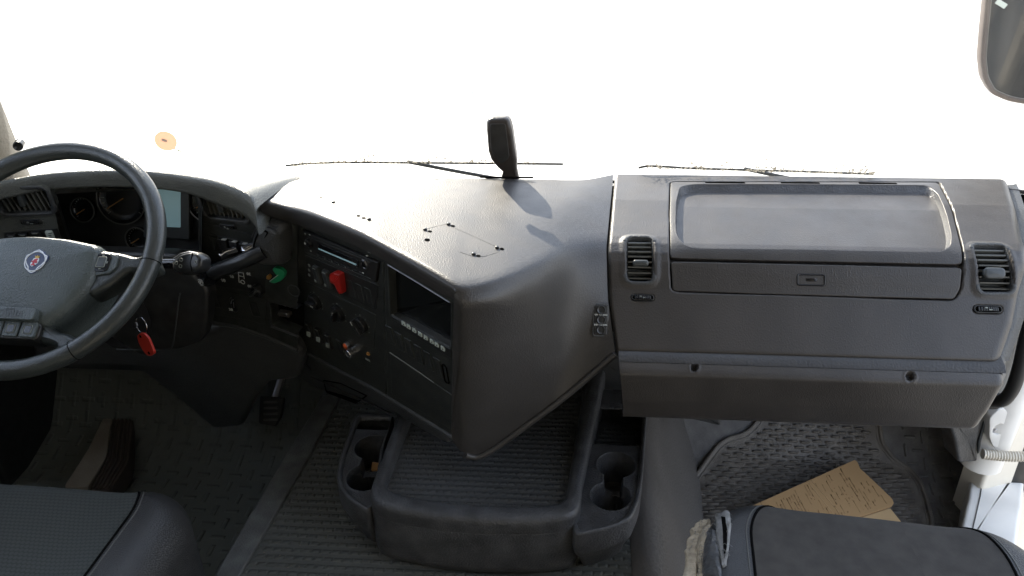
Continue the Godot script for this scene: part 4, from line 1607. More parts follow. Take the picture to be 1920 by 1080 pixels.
func build_lower_dash(dash: Node3D) -> void:
	var kf := Flat.new(Sight.at_z(300, 600, 1.27), Vector3(1, 0, 0.06), Vector3(0, -1, 0.05))
	var mb := MB.new()
	slab(mb, kf, rounded(kf.list([120, 470, 330, 478, 392, 545, 388, 605, 378, 642, 330, 658, 212, 656, 120, 600]), 0.012), -0.03, 0.0, 0.006)
	var kp := part(mb, "knee_panel", M.black, dash)
	mb = MB.new()
	line_on(mb, kf, rounded(kf.list([215, 655, 322, 655, 326, 640, 336, 560, 340, 545]), 0.01).slice(2, 22), 0.001, 0.0014)
	part(mb, "groove", M.rocker, kp)
	mb = MB.new()
	pad(mb, kf, disc(kf.uv(264, 606), 0.016, 24), [0, 0, 0, 0.010, 0.002, 0.012, 0.005, 0.0115], true)
	part(mb, "ignition_lock", M.knob, kp)
	# grey panels that lead down into the footwell
	var wf := Flat.new(Sight.at_z(400, 680, 1.42), Vector3(1, 0, 0.15), Vector3(0, -1, -0.35))
	mb = MB.new()
	slab(mb, wf, rounded(wf.list([60, 640, 385, 625, 440, 600, 520, 630, 572, 660, 560, 712, 505, 716, 480, 745, 455, 800, 400, 806, 330, 745, 255, 690, 60, 690]), 0.02), -0.04, 0, 0.01)
	part(mb, "footwell_panel", M.lower, dash)
	var nf := Flat.new(Vector3(0.15, 0.6, -1.42), Vector3(1, 0, 0), Vector3(0, -1, -0.25))
	mb = MB.new()
	slab(mb, nf, rounded(nf.list([1100, 660, 1350, 690, 1352, 800, 1222, 770, 1216, 745, 1100, 742]), 0.01), -0.04, 0.0, 0.006)
	part(mb, "bolster_panel", M.lower, dash)
	var sf := Flat.new(face_d.o - face_d.n * 0.03, face_d.t, face_d.d)
	mb = MB.new()
	slab(mb, sf, rounded(sf.list([500, 622, 600, 668, 700, 722, 838, 806, 842, 834, 800, 812, 742, 778, 640, 742, 596, 730, 552, 706]), 0.01), -0.05, 0, 0.006)
	var sk := part(mb, "skirt_panel", M.lower, dash)
	mb = MB.new()
	pad(mb, sf, rounded(sf.list([606, 712, 640, 718, 690, 742, 668, 757, 612, 736]), 0.006), [0, 0, 0, 0.001, 0.002, 0.0015, 0.004, -0.002], true)
	part(mb, "pocket", M.gap, sk)
	mb = MB.new()
	pad(mb, sf, rr(sf.uv(578, 688), 0.022, 0.009, 0.004, 0.45), [0, 0, 0, 0.001, 0.001, 0.0016, 0.002, 0.001], true)
	part(mb, "oval_plug", M.black, sk)
	mb = MB.new()
	line_on(mb, sf, sf.list([585, 706, 640, 730, 700, 757, 742, 780]), 0.002, 0.0022)
	part(mb, "skirt_edge", M.band, sk)
	# firewall that closes the footwells in front
	mb = MB.new()
	box(mb, Vector3(-0.98, 0.3, -1.86), Vector3(0.86, 0.7, 0.05), 0.01)
	part(mb, "footwell_wall", M.kick, dash)

func build_wheel() -> void:
	var e := deg_to_rad(52.0)
	var c := Sight.at_z(70, 476, 1.10)
	var n := Vector3(-0.047 * cos(e), sin(e), cos(e)).normalized()
	var wx := Vector3.UP.cross(n).normalized()
	var f := Flat.new(c, wx, -n.cross(wx))
	var wheel := thing("steering_wheel", "black four-spoke steering wheel with a padded hub and crest emblem, in front of the instruments", "steering wheel", c - n * 0.05)
	var mb := MB.new()
	var path := PackedVector3Array()
	for i in 96:
		var a := TAU * i / 96
		path.append(f.pt(cos(a) * 0.197, sin(a) * 0.197, 0))
	tube(mb, path, 0.0152, 18, true)
	var rim := part(mb, "rim", M.wheel, wheel)
	for a in [0.03, 0.94, PI - 0.03, PI - 0.94]:
		mb = MB.new()
		var k := PackedVector3Array()
		var cc := Vector2.from_angle(a) * 0.197
		for i in 16:
			var w := TAU * i / 16
			k.append(f.pt(cc.x + cos(w) * 0.0154 * cos(a), cc.y + cos(w) * 0.0154 * sin(a), sin(w) * 0.0154))
		tube(mb, k, 0.0007, 5, true)
		part(mb, "rim_seam", M.gap, rim)
	var half := f.list([75, 446, 130, 451, 184, 462, 191, 474, 180, 520, 164, 548, 122, 588, 88, 610, 75, 611])
	var hub := PackedVector2Array(half)
	for i in range(half.size() - 2, 0, -1):
		hub.append(Vector2(-half[i].x, half[i].y))
	for k in hub.size():
		hub[k] *= 1.05
	mb = MB.new()
	pad(mb, f, rounded(hub, 0.012), [0, -0.06, 0, -0.004, 0.003, 0.006, 0.008, 0.012, 0.016, 0.016], true, 0.007, 5)
	var hb := part(mb, "airbag_cover", M.hub, wheel)
	mb = MB.new()
	pad(mb, f, disc(Vector2(0, 0.02), 0.06, 32), [0, -0.13, 0, -0.03, 0.01, -0.02], true)
	part(mb, "hub_back", M.black, wheel)
	# spokes: upper pair with buttons, lower pair
	for s in [1.0, -1.0]:
		var up := f.list([150, 462, 192, 468, 232, 474, 258, 482, 282, 470, 296, 500, 258, 510, 244, 508, 205, 538, 168, 556, 150, 540])
		var dn := f.list([88, 606, 106, 622, 128, 625, 148, 638, 166, 638, 150, 660, 112, 680, 116, 670, 108, 652, 92, 644, 70, 640, 70, 606])
		for k in up.size():
			up[k].x *= s
		for k in dn.size():
			dn[k].x *= s
		mb = MB.new()
		pad(mb, f, rounded(up, 0.010), [0, -0.030, 0, -0.006, 0.003, 0.0, 0.007, 0.003], true, 0, 3)
		var us := part(mb, "spoke", M.wheel, wheel)
		mb = MB.new()
		pad(mb, f, rounded(dn, 0.008), [0, -0.018, 0, -0.004, 0.003, 0.003, 0.007, 0.006], true, 0, 3)
		part(mb, "spoke", M.wheel, wheel)
		var bp := f.list([172, 520, 186, 482, 190, 476, 220, 480, 226, 486, 222, 504, 208, 516])
		for k in bp.size():
			bp[k].x *= s
		mb = MB.new()
		slab(mb, f, rounded(bp, 0.004), -0.005, 0.0065, 0.0012)
		var bpp := part(mb, "button_plate", M.hub, us)
		mb = MB.new()
		var bc := f.uv(196, 496)
		bc.x *= s
		slab(mb, f, rr(bc, 0.026, 0.030, 0.006), 0, 0.0085, 0.001)
		part(mb, "button", M.gloss, bpp)
		mb = MB.new()
		slab(mb, f, rr(bc, 0.013, 0.016, 0.002), 0, 0.0098, 0.0008)
		part(mb, "button", M.rocker, bpp)
		mb = MB.new()
		line_on(mb, f, rr(bc, 0.0145, 0.0175, 0.002), 0.0094, 0.0007, true)
		slab(mb, f, rr(bc + Vector2(0, -0.0115), 0.004, 0.002, 0.0006), 0, 0.0092, 0.0003)
		slab(mb, f, rr(bc + Vector2(0, 0.0115), 0.004, 0.002, 0.0006), 0, 0.0092, 0.0003)
		slab(mb, f, rr(bc + Vector2(0.0095 * s, 0), 0.002, 0.004, 0.0006), 0, 0.0092, 0.0003)
		part(mb, "symbol", M.dim, bpp)
	# name plate and switches at the foot of the hub
	var np := f.list([75, 585, 105, 592, 122, 600, 120, 612, 105, 616, 75, 611])
	var plate := PackedVector2Array(np)
	for i in range(np.size() - 2, 0, -1):
		plate.append(Vector2(-np[i].x + np[0].x * 2, np[i].y))
	var nc := f.uv(42, 594)
	mb = MB.new()
	slab(mb, f, rr(Vector2(0, nc.y + 0.004), 0.106, 0.020, 0.007), 0.0, 0.0255, 0.0015)
	var npp := part(mb, "name_plate", M.hub, hb)
	words("SCANIA", f, f.uv(34, 599).x, f.uv(34, 599).y, 0.0258, 0.0105, M.rocker, npp)
	mb = MB.new()
	words("AIRBAG", f, f.uv(40, 591).x, f.uv(40, 591).y, 0.0256, 0.003, M.rocker, npp)
	mb = MB.new()
	slab(mb, f, rr(Vector2(0, f.uv(40, 624).y), 0.119, 0.029, 0.009), -0.02, 0.012, 0.003)
	var sb := part(mb, "switch_bar", M.black, wheel)
	for k in 4:
		var u: float = [-0.0425, -0.014, 0.014, 0.0425][k]
		mb = MB.new()
		slab(mb, f, rr(Vector2(u, f.uv(40, 623).y), 0.026, 0.0245, 0.003), 0, 0.0155, 0.0012)
		var bt := part(mb, "button", M.hub, sb)
		mb = MB.new()
		slab(mb, f, rr(Vector2(u, f.uv(40, 623).y), 0.012, 0.012, 0.002), 0.01, 0.0165, 0.0006)
		part(mb, "button_centre", M.gloss, bt)
		mb = MB.new()
		line_on(mb, f, rr(Vector2(u, f.uv(40, 623).y), 0.013, 0.013, 0.002), 0.0162, 0.0006, true)
		slab(mb, f, rr(Vector2(u, f.uv(40, 623).y - 0.010), 0.003, 0.0015, 0.0004), 0.01, 0.0159, 0.0002)
		part(mb, "symbol", M.dim, bt)
	# crest: shield-like badge with a crowned red griffin
	var ec := f.uv(83, 502)
	var badge := MB.new()
	var sh := PackedVector2Array()
	for q in [[-0.5, -0.62], [-0.36, -0.80], [-0.2, -0.86], [0.0, -0.98], [0.2, -0.86], [0.36, -0.80], [0.5, -0.62], [0.82, -0.5], [0.86, -0.1], [0.62, 0.3], [0.42, 0.5], [0.36, 0.78], [0.0, 0.95], [-0.36, 0.78], [-0.42, 0.5], [-0.62, 0.3], [-0.86, -0.1], [-0.82, -0.5]]:
		sh.append(ec + Vector2(q[0], q[1]) * 0.0235)
	var z0 := 0.0215
	slab(badge, f, rounded(sh, 0.003), z0 - 0.004, z0 + 0.0015, 0.0008)
	var em := part(badge, "emblem", M.navy, hb)
	mb = MB.new()
	pad(mb, f, inset(rounded(sh, 0.003), 0.0016), [0, z0, 0, z0 + 0.0019, 0.0003, z0 + 0.0021, 0.0016, z0 + 0.0021, 0.002, z0 + 0.001], false)
	line_on(mb, f, disc(ec, 0.0167, 36), z0 + 0.0019, 0.0010, true)
	part(mb, "emblem_ring", M.silver, em)
	mb = MB.new()
	slab(mb, f, disc(ec, 0.0155, 32), z0, z0 + 0.0018, 0.0003)
	part(mb, "emblem_field", M.navy, em)
	mb = MB.new()
	var g := func(a: Array, h: float, mm: MB) -> void:
		var o := PackedVector2Array()
		for i in range(0, a.size(), 2):
			o.append(ec + Vector2(a[i], a[i + 1]) * 0.0009)
		slab(mm, f, o, z0, z0 + h, 0.0002)
	g.call([-4, -5.5, 1, -7, 6, -6, 7, -2, 6, 3, 2, 8, -3, 10, -6, 8, -7, 4, -5.5, 0], 0.0024, mb)
	part(mb, "griffin_ground", M.silver, em)
	mb = MB.new()
	g.call([-2, -4, 3, -5.5, 5, -3, 3, -1, 5.5, 1, 4, 4, 1, 3, 0, 6, 3, 7, 1, 9, -2, 7.5, -3.5, 9, -5, 7, -3, 4, -4.5, 1, -6, 2, -6.5, -0.5, -3.5, -1], 0.0029, mb)
	part(mb, "griffin", M.crest_red, em)
	mb = MB.new()
	g.call([-1, -6, -3, -11, 0, -9, 1.5, -12, 3, -9, 6, -10.5, 4.5, -5.8], 0.003, mb)
	part(mb, "crown", M.crest_gold, em)

	var col := thing("steering_column", "dark steering column with a stubby control stalk, behind the steering wheel", "steering column", c - n * 0.35)
	mb = MB.new()
	tube(mb, PackedVector3Array([c - n * 0.09, c - n * 0.14, c - n * 0.2, c - n * 0.36]), 0.045, 20)
	part(mb, "shroud", M.black, col)
	var s0 := Sight.at_z(215, 505, 1.17)
	var s1 := Sight.at_z(345, 494, 1.12)
	mb = MB.new()
	tube(mb, smooth_path([s0, s0.lerp(s1, 0.5) + Vector3(0, 0.004, 0), s1], 6), 0.0085, 12)
	var stalk := part(mb, "stalk", M.gloss, col)
	var pf := Flat.new(s1, Vector3(1, 0, 0.35), Vector3(0, -0.85, 0.5))
	mb = MB.new()
	pad(mb, pf, rounded(pf.list([330, 489, 345, 478, 362, 474, 378, 476, 385, 486, 382, 504, 370, 512, 345, 514, 330, 508]), 0.006), [0, -0.014, -0.002, -0.005, 0, 0.006, 0.002, 0.009, 0.005, 0.010], true, 0.001)
	var pdl := part(mb, "stalk_head", M.knob, stalk)
	mb = MB.new()
	line_on(mb, pf, pf.list([334, 486, 348, 477, 364, 473.5, 378, 476]), 0.010, 0.0012)
	part(mb, "bright_edge", M.satin, pdl)
	mb = MB.new()
	line_on(mb, pf, pf.list([370, 476, 366, 494, 369, 511]), 0.0105, 0.001)
	part(mb, "ring_groove", M.gap, pdl)
	mb = MB.new()
	for q in [[349, 488], [348, 500], [340, 494]]:
		line_on(mb, pf, rr(pf.uv(q[0], q[1]), 0.0055, 0.0045, 0.0012), 0.0112, 0.0005, true)
	line_on(mb, pf, rr(pf.uv(376, 492), 0.003, 0.005, 0.001), 0.0108, 0.0005, true)
	part(mb, "symbol", M.dim, pdl)

func build_console() -> void:
	var top := Flat.new(Vector3(0, 0.45, 0), Vector3.RIGHT, Vector3.BACK)
	var con := thing("console", "dark grey centre console with rubber tray on top and cup holders at both sides", "console", Vector3(-0.15, 0.32, -1.2))
	var outer := top.list([1092, 900, 1089, 945, 1080, 962, 1060, 970, 1000, 976, 900, 975, 820, 969, 745, 956, 705, 943, 692, 928, 695, 910, 716, 852, 747, 772, 760, 740])
	outer.append(Vector2(-0.30, -1.46))
	outer.append(Vector2(0.075, -1.46))
	var inner := top.list([1066, 895, 1062, 925, 1050, 940, 1000, 945, 900, 942, 830, 936, 760, 925, 728, 914, 722, 902, 745, 842, 768, 780, 775, 755])
	inner.append(Vector2(-0.285, -1.44))
	inner.append(Vector2(0.03, -1.44))
	var cc := top.uv(905, 800)
	var o := by_angle(rounded(outer, 0.012), cc, 200)
	var i := by_angle(rounded(inner, 0.010), cc, 200)
	var mb := MB.new()
	between(mb, top, o, i, [0.25, -0.128, 0.06, -0.125, 0.0, -0.11, 0.0, -0.036, 0.03, -0.033], false)
	part(mb, "drawer_box", M.console, con)
	mb = MB.new()
	between(mb, top, o, i, [0.05, -0.035, 0.0, -0.031, 0.0, -0.012, 0.06, -0.004, 0.2, 0.0, 0.45, 0.0015, 0.75, 0.0, 0.92, -0.004, 1.0, -0.014, 1.04, -0.020], false)
	part(mb, "rim", M.console, con)
	mb = MB.new()
	between(mb, top, o, i, [0.99, -0.016, 1.02, -0.019, 1.1, -0.0195])
	part(mb, "tray_mat", M.insert, con)
	# cup holder trays
	var low := Flat.new(Vector3(0, 0.425, 0), Vector3.RIGHT, Vector3.BACK)
	for s in 2:
		var ol: PackedVector2Array
		var il: PackedVector2Array
		var holes := []
		if s == 0:
			ol = low.list([1105, 725, 1215, 727, 1215, 760, 1206, 890, 1200, 935, 1184, 972, 1150, 988, 1078, 1004, 1068, 960])
			il = low.list([1115, 760, 1206, 762, 1197, 890, 1190, 930, 1176, 964, 1148, 978, 1086, 993, 1078, 960])
			holes = [low.uv(1155, 867), low.uv(1145, 925)]
		else:
			ol = low.list([665, 772, 740, 772, 722, 830, 700, 945, 690, 958, 655, 938, 634, 912, 630, 885, 638, 850])
			il = low.list([674, 782, 735, 782, 712, 840, 700, 940, 690, 947, 662, 929, 644, 906, 640, 886, 648, 850])
			holes = [low.uv(700, 834), low.uv(686, 890)]
		var c := middle(il)
		var oo := by_angle(rounded(ol, 0.012), c, 160)
		var ii := by_angle(rounded(il, 0.010), c, 160)
		mb = MB.new()
		between(mb, low, oo, ii, [2.2, -0.104, 1.5, -0.08, 0.6, -0.06, 0.15, -0.05, 0.0, -0.04, 0.0, -0.006, 0.15, -0.001, 0.4, 0.0, 0.75, -0.001, 0.95, -0.004, 1.0, -0.009], false)
		var tray := part(mb, "cup_tray", M.console, con)
		mb = MB.new()
		# plate with two round wells joined by a notch, deeper pocket behind
		var lo := ii[0]
		var hi := ii[0]
		for q in ii:
			lo = lo.min(q)
			hi = hi.max(q)
		var split: float = low.uv(1150, 828).y if s == 0 else low.uv(700, 800).y
		var nv := 150
		var rows := []
		for a in nv + 1:
			var v := lerpf(lo.y, hi.y - 0.001, float(a) / nv)
			var left := 1e9
			var right := -1e9
			for k in ii.size():
				var p0 := ii[k]
				var p1 := ii[(k + 1) % ii.size()]
				if (p0.y > v) != (p1.y > v):
					var x := p0.x + (p1.x - p0.x) * (v - p0.y) / (p1.y - p0.y)
					left = minf(left, x)
					right = maxf(right, x)
			if left > right:
				left = lo.x
				right = lo.x
				continue
			var row := PackedVector3Array()
			for b in 71:
				var u := lerpf(left, right, b / 70.0)
				var q := Vector2(u, v)
				var d := minf(q.distance_to(holes[0]), q.distance_to(holes[1])) - 0.0355
				var m: Vector2 = (holes[0] + holes[1]) / 2
				var dc := maxf(absf(u - m.x) - 0.017, absf(v - m.y) - 0.02)
				var h := -0.007 - maxf(0.07 * smoothstep(0.0, -0.0025, d), 0.03 * smoothstep(0.0, -0.0025, dc))
				d = minf(d, dc)
				h += 0.0012 * smoothstep(0.004, 0.001, absf(d - 0.001))
				if v < split:
					h = -0.007 - 0.035 * smoothstep(split, split - 0.003, v)
				row.append(low.pt(u, v, h))
			rows.append(row)
		mb.rows(rows)
		part(mb, "cup_plate", M.console, tray)
		for k in 2:
			mb = MB.new()
			slab(mb, low, disc(holes[k], 0.032, 28), -0.0785, -0.0755, 0.0005)
			var fl := part(mb, "well_floor", M.brass_dark if (s == 0) else M.black, tray)
			mb = MB.new()
			pad(mb, low, disc(holes[k] + Vector2(0, 0.004), 0.0245, 28), [0, -0.077, 0.0005, -0.074, 0.0015, -0.074, 0.002, -0.0754], false)
			part(mb, "well_ring", M.lower, fl)
	mb = MB.new()
	slab(mb, low, rounded(low.list([1118, 772, 1203, 772, 1200, 818, 1112, 820]), 0.004), -0.05, -0.040, 0.001)
	part(mb, "pocket_mat", M.insert, con)
	mb = MB.new()
	var bf := Flat.new(low.pt(low.uv(701, 842).x, low.uv(701, 842).y, -0.045), Vector3(1, 0, 0.3), Vector3(0.2, -0.5, 1))
	slab(mb, bf, rounded(PackedVector2Array([Vector2(-0.012, -0.008), Vector2(0.010, -0.010), Vector2(0.014, 0.004), Vector2(-0.006, 0.010)]), 0.003), -0.002, 0.002, 0.001)
	var wr := thing("wrapper_scrap", "small crumpled orange brown scrap lying in the left cup holder of the console", "litter", bf.o)
	part(mb, "foil", M.brass, wr)

func bar(mb: MB, f: Face, c: Vector2, w: float, h: float, hh: float, turn := 0.0) -> void:
	pad(mb, f, rr(c, w, h, minf(w, h) * 0.45, turn, 1), [0, 0, 0.0012, hh], true, 0, 1)

func build_floor_things() -> void:
	var fr := floor_right
	var mb := MB.new()
	relief(mb, fr, func(_v: float) -> float: return 0.2, func(_v: float) -> float: return 1.02, 0.0, fr.total, 20, 60, func(_u: float, _v: float) -> float: return 0.0)
	var fl := structure(mb, "floor", M.plate)
	# moulded tread plate beside the mat: bars laid across and along in turn
	for a in 14:
		for b in 8:
			var c := fr.uv(1790, 860) + Vector2((b - 4) * 0.030 + (0.015 if a % 2 else 0.0), (a - 6.5) * 0.034)
			if c.x > 0.97 or c.x < 0.80:
				continue
			mb = MB.new()
			bar(mb, fr, c, 0.030 if (a + b) % 2 else 0.0075, 0.0075 if (a + b) % 2 else 0.034, 0.004)
			part(mb, "tread", M.plate, fl)
	mb = MB.new()
	var lf := Bent.new(PackedVector2Array([Vector2(1.85, 0.42), Vector2(1.74, 0.22), Vector2(1.64, 0.08), Vector2(1.52, 0.045), Vector2(0.3, 0.04)]))
	relief(mb, lf, func(_v: float) -> float: return -1.42, func(_v: float) -> float: return -0.585, 0.0, lf.total, 20, 60, func(_u: float, _v: float) -> float: return 0.0)
	structure(mb, "floor", M.driver_floor)
	# engine tunnel between the seats
	var tun := thing("engine_tunnel", "raised floor tunnel between the seats, covered in ribbed rubber with a grey edge strip", "floor tunnel", Vector3(-0.2, -0.05, -1.0))
	mb = MB.new()
	box(mb, Vector3(-0.235, 0.135, -0.9), Vector3(0.72, 0.37, 1.9), 0.02)
	part(mb, "rubber_cover", M.tunnel, tun)
	mb = MB.new()
	var tf := Flat.new(Vector3(0, 0.322, 0), Vector3.RIGHT, Vector3.BACK)
	slab(mb, tf, tf.list([606, 742, 640, 742, 583, 854, 490, 1013, 430, 1115, 375, 1130, 442, 1013, 537, 854]), -0.02, 0.004, 0.003)
	part(mb, "edge_strip", M.strip, tun)
	mb = MB.new()
	var rows := []
	for k in [[0.105, 0.318], [0.125, 0.328], [0.15, 0.322], [0.175, 0.29], [0.25, 0.10], [0.30, 0.012], [0.33, -0.03]]:
		var row := PackedVector3Array()
		for i in 25:
			var z := -0.3 - 1.65 * i / 24.0
			var sx: float = 0.02 * i / 24.0 + (0.06 * maxf(0.0, (i - 16) / 8.0))
			row.append(Vector3(k[0] + sx, k[1], z))
		rows.append(row)
	mb.rows(rows)
	part(mb, "side_panel", M.side, tun)

	var grit_rng := RandomNumberGenerator.new()
	grit_rng.seed = 77
	mb = MB.new()
	for i in 260:
		var q := tf.pt(grit_rng.randf_range(-0.56, 0.10), grit_rng.randf_range(-1.5, -0.9), -0.001)
		var w := grit_rng.randf_range(0.0006, 0.0022)
		mb.tri(q + Vector3(-w, 0, w * 0.4), q + Vector3(0, w * 1.2, 0), q + Vector3(w, 0, -w * 0.6))
		mb.tri(q + Vector3(w, 0, -w * 0.6), q + Vector3(0, w * 1.2, 0), q + Vector3(-w * 0.3, 0, -w))
	var grit := part(mb, "grit", M.grit, tun)
	grit.set_meta("kind", "stuff")

	# rubber mat in the passenger footwell
	var mt := thing("floor_mat", "dark grey rubber mat with a raised rim and dashed ribs, in the passenger footwell", "floor mat", Vector3(0.6, 0.0, -1.5))
	var outline := rounded(fr.list([1440, 740, 1424, 768, 1416, 790, 1395, 810, 1362, 819, 1343, 832, 1300, 893, 1276, 936, 1282, 1000, 1330, 1040, 1740, 1040, 1752, 985, 1742, 945, 1728, 905, 1708, 880, 1676, 857, 1656, 830, 1649, 775, 1640, 742]), 0.015)
	mb = MB.new()
	pad(mb, fr, outline, [0, 0.001, 0.0005, 0.009, 0.003, 0.011, 0.008, 0.011, 0.0105, 0.009, 0.011, 0.0055], true, 0, 10)
	part(mb, "sheet", M.mat, mt)
	mb = MB.new()
	var inr := inset(outline, 0.020)
	var lo := inr[0]
	var hi := inr[0]
	for q in inr:
		lo = lo.min(q)
		hi = hi.max(q)
	var nr := int((hi.y - lo.y) / 0.0135)
	for a in nr:
		for b in 26:
			var c := Vector2(lo.x + (b + 0.5 * float(a % 2)) * 0.031, lo.y + a * 0.0135 + 0.0025 * sin(b * 2.1 + a * 0.8))
			if dist_in(inr, c) > -0.012:
				continue
			bar(mb, fr, c, 0.0275, 0.0085, 0.0095, 0.02 * sin(a * 1.7 + b))
	var rb := part(mb, "ribs", M.mat, mt)
	rb.set_meta("kind", "stuff")
	mb = MB.new()
	line_on(mb, fr, inset(outline, 0.0155), 0.0055, 0.0016, true)
	part(mb, "inner_bead", M.mat, mt)

	mb = MB.new()
	for i in 240:
		var c := Vector2(grit_rng.randf_range(lo.x, hi.x), grit_rng.randf_range(lo.y, hi.y))
		if dist_in(inr, c) > 0.0:
			continue
		var w := grit_rng.randf_range(0.0006, 0.0025)
		mb.tri(fr.pt(c.x - w, c.y, 0.009), fr.pt(c.x, c.y, 0.010 + w), fr.pt(c.x + w, c.y + w * 0.5, 0.009))
		mb.tri(fr.pt(c.x + w, c.y + w * 0.5, 0.009), fr.pt(c.x, c.y, 0.010 + w), fr.pt(c.x, c.y - w, 0.009))
	var mg := part(mb, "grit", M.grit, mt)
	mg.set_meta("kind", "stuff")

	# torn piece of corrugated board on the mat
	var cf := Flat.new(Vector3(0.62, 0.034, -1.45), Vector3(1, 0.012, 0), Vector3(0, -0.24, 1))
	var cb := thing("cardboard", "torn piece of brown corrugated cardboard lying on the rubber mat before the passenger seat", "cardboard", cf.o)
	mb = MB.new()
	var co := cf.list([1385, 975, 1400, 955, 1420, 945, 1510, 905, 1590, 869, 1602, 864, 1607, 868, 1612, 880, 1640, 906, 1660, 925, 1672, 937, 1675, 945, 1671, 951, 1664, 954, 1600, 975, 1560, 1000, 1400, 1010])
	slab(mb, cf, co, 0.0, 0.0045, 0.001)
	var sheet := part(mb, "board", M.board, cb)
	mb = MB.new()
	slab(mb, cf, cf.list([1600, 976, 1664, 955, 1669, 954, 1693, 984, 1700, 1010, 1600, 1010]), -0.002, 0.0025, 0.0008)
	part(mb, "folded_flap", M.board_fold, cb)
	var rng := RandomNumberGenerator.new()
	rng.seed = 11
	mb = MB.new()
	var step := (cf.uv(1530, 930) - cf.uv(1520, 912))
	var dirn := step.normalized()
	var c0 := cf.uv(1540, 940)
	var cin := inset(co, 0.004)
	for i in 900:
		var k := rng.randi_range(-36, 36)
		var q := c0 + dirn.orthogonal() * (k * 0.0072) + dirn * rng.randf_range(-0.16, 0.16)
		var dens := 0.5 + 0.5 * sin(q.x * 31.0 + 2.0) * sin(q.y * 27.0)
		if rng.randf() > dens + 0.25 or dist_in(cin, q) > -0.012:
			continue
		var l := rng.randf_range(0.006, 0.038)
		bar(mb, cf, q, rng.randf_range(0.0007, 0.0019), l, 0.0049, dirn.angle() - PI / 2)
	for i in 40:
		var q := c0 + Vector2(rng.randfn(0.05, 0.05), rng.randfn(0.0, 0.03))
		if dist_in(cin, q) < -0.01:
			bar(mb, cf, q, rng.randf_range(0.003, 0.009), rng.randf_range(0.002, 0.006), 0.0048, rng.randf() * 3)
	var st := part(mb, "dirt_streaks", M.stain, sheet)
	st.set_meta("kind", "stuff")
	mb = MB.new()
	for l in [[1512, 904, 1562, 965], [1520, 902, 1572, 962]]:
		line_on(mb, cf, cf.list(l), 0.0042, 0.0009)
	part(mb, "crease", M.board_fold, sheet)

	# pedal in the driver's footwell
	var pf := Flat.new(Sight.at_y(508, 772, 0.20), Vector3(1, 0, -0.1), Vector3(0, -0.8, 0.6))
	var pd := thing("accelerator_pedal", "dark ribbed pedal in the shaded driver's footwell beside the tunnel", "pedal", pf.o)
	mb = MB.new()
	slab(mb, pf, rounded(pf.list([487, 742, 533, 745, 527, 782, 515, 800, 484, 794]), 0.006), -0.012, 0.0, 0.003)
	var pp := part(mb, "pad", M.kick, pd)
	for k in 4:
		mb = MB.new()
		slab(mb, pf, rr(pf.uv(508, 754 + k * 11), 0.036, 0.006, 0.002), 0, 0.004, 0.001)
		part(mb, "ridge", M.plate, pp)
	mb = MB.new()
	tube(mb, smooth_path([pf.pt(0, 0.0, -0.01), pf.pt(0.0, -0.04, -0.04), pf.pt(0.02, -0.14, -0.08)], 5), 0.010, 8)
	part(mb, "arm", M.satin, pd)

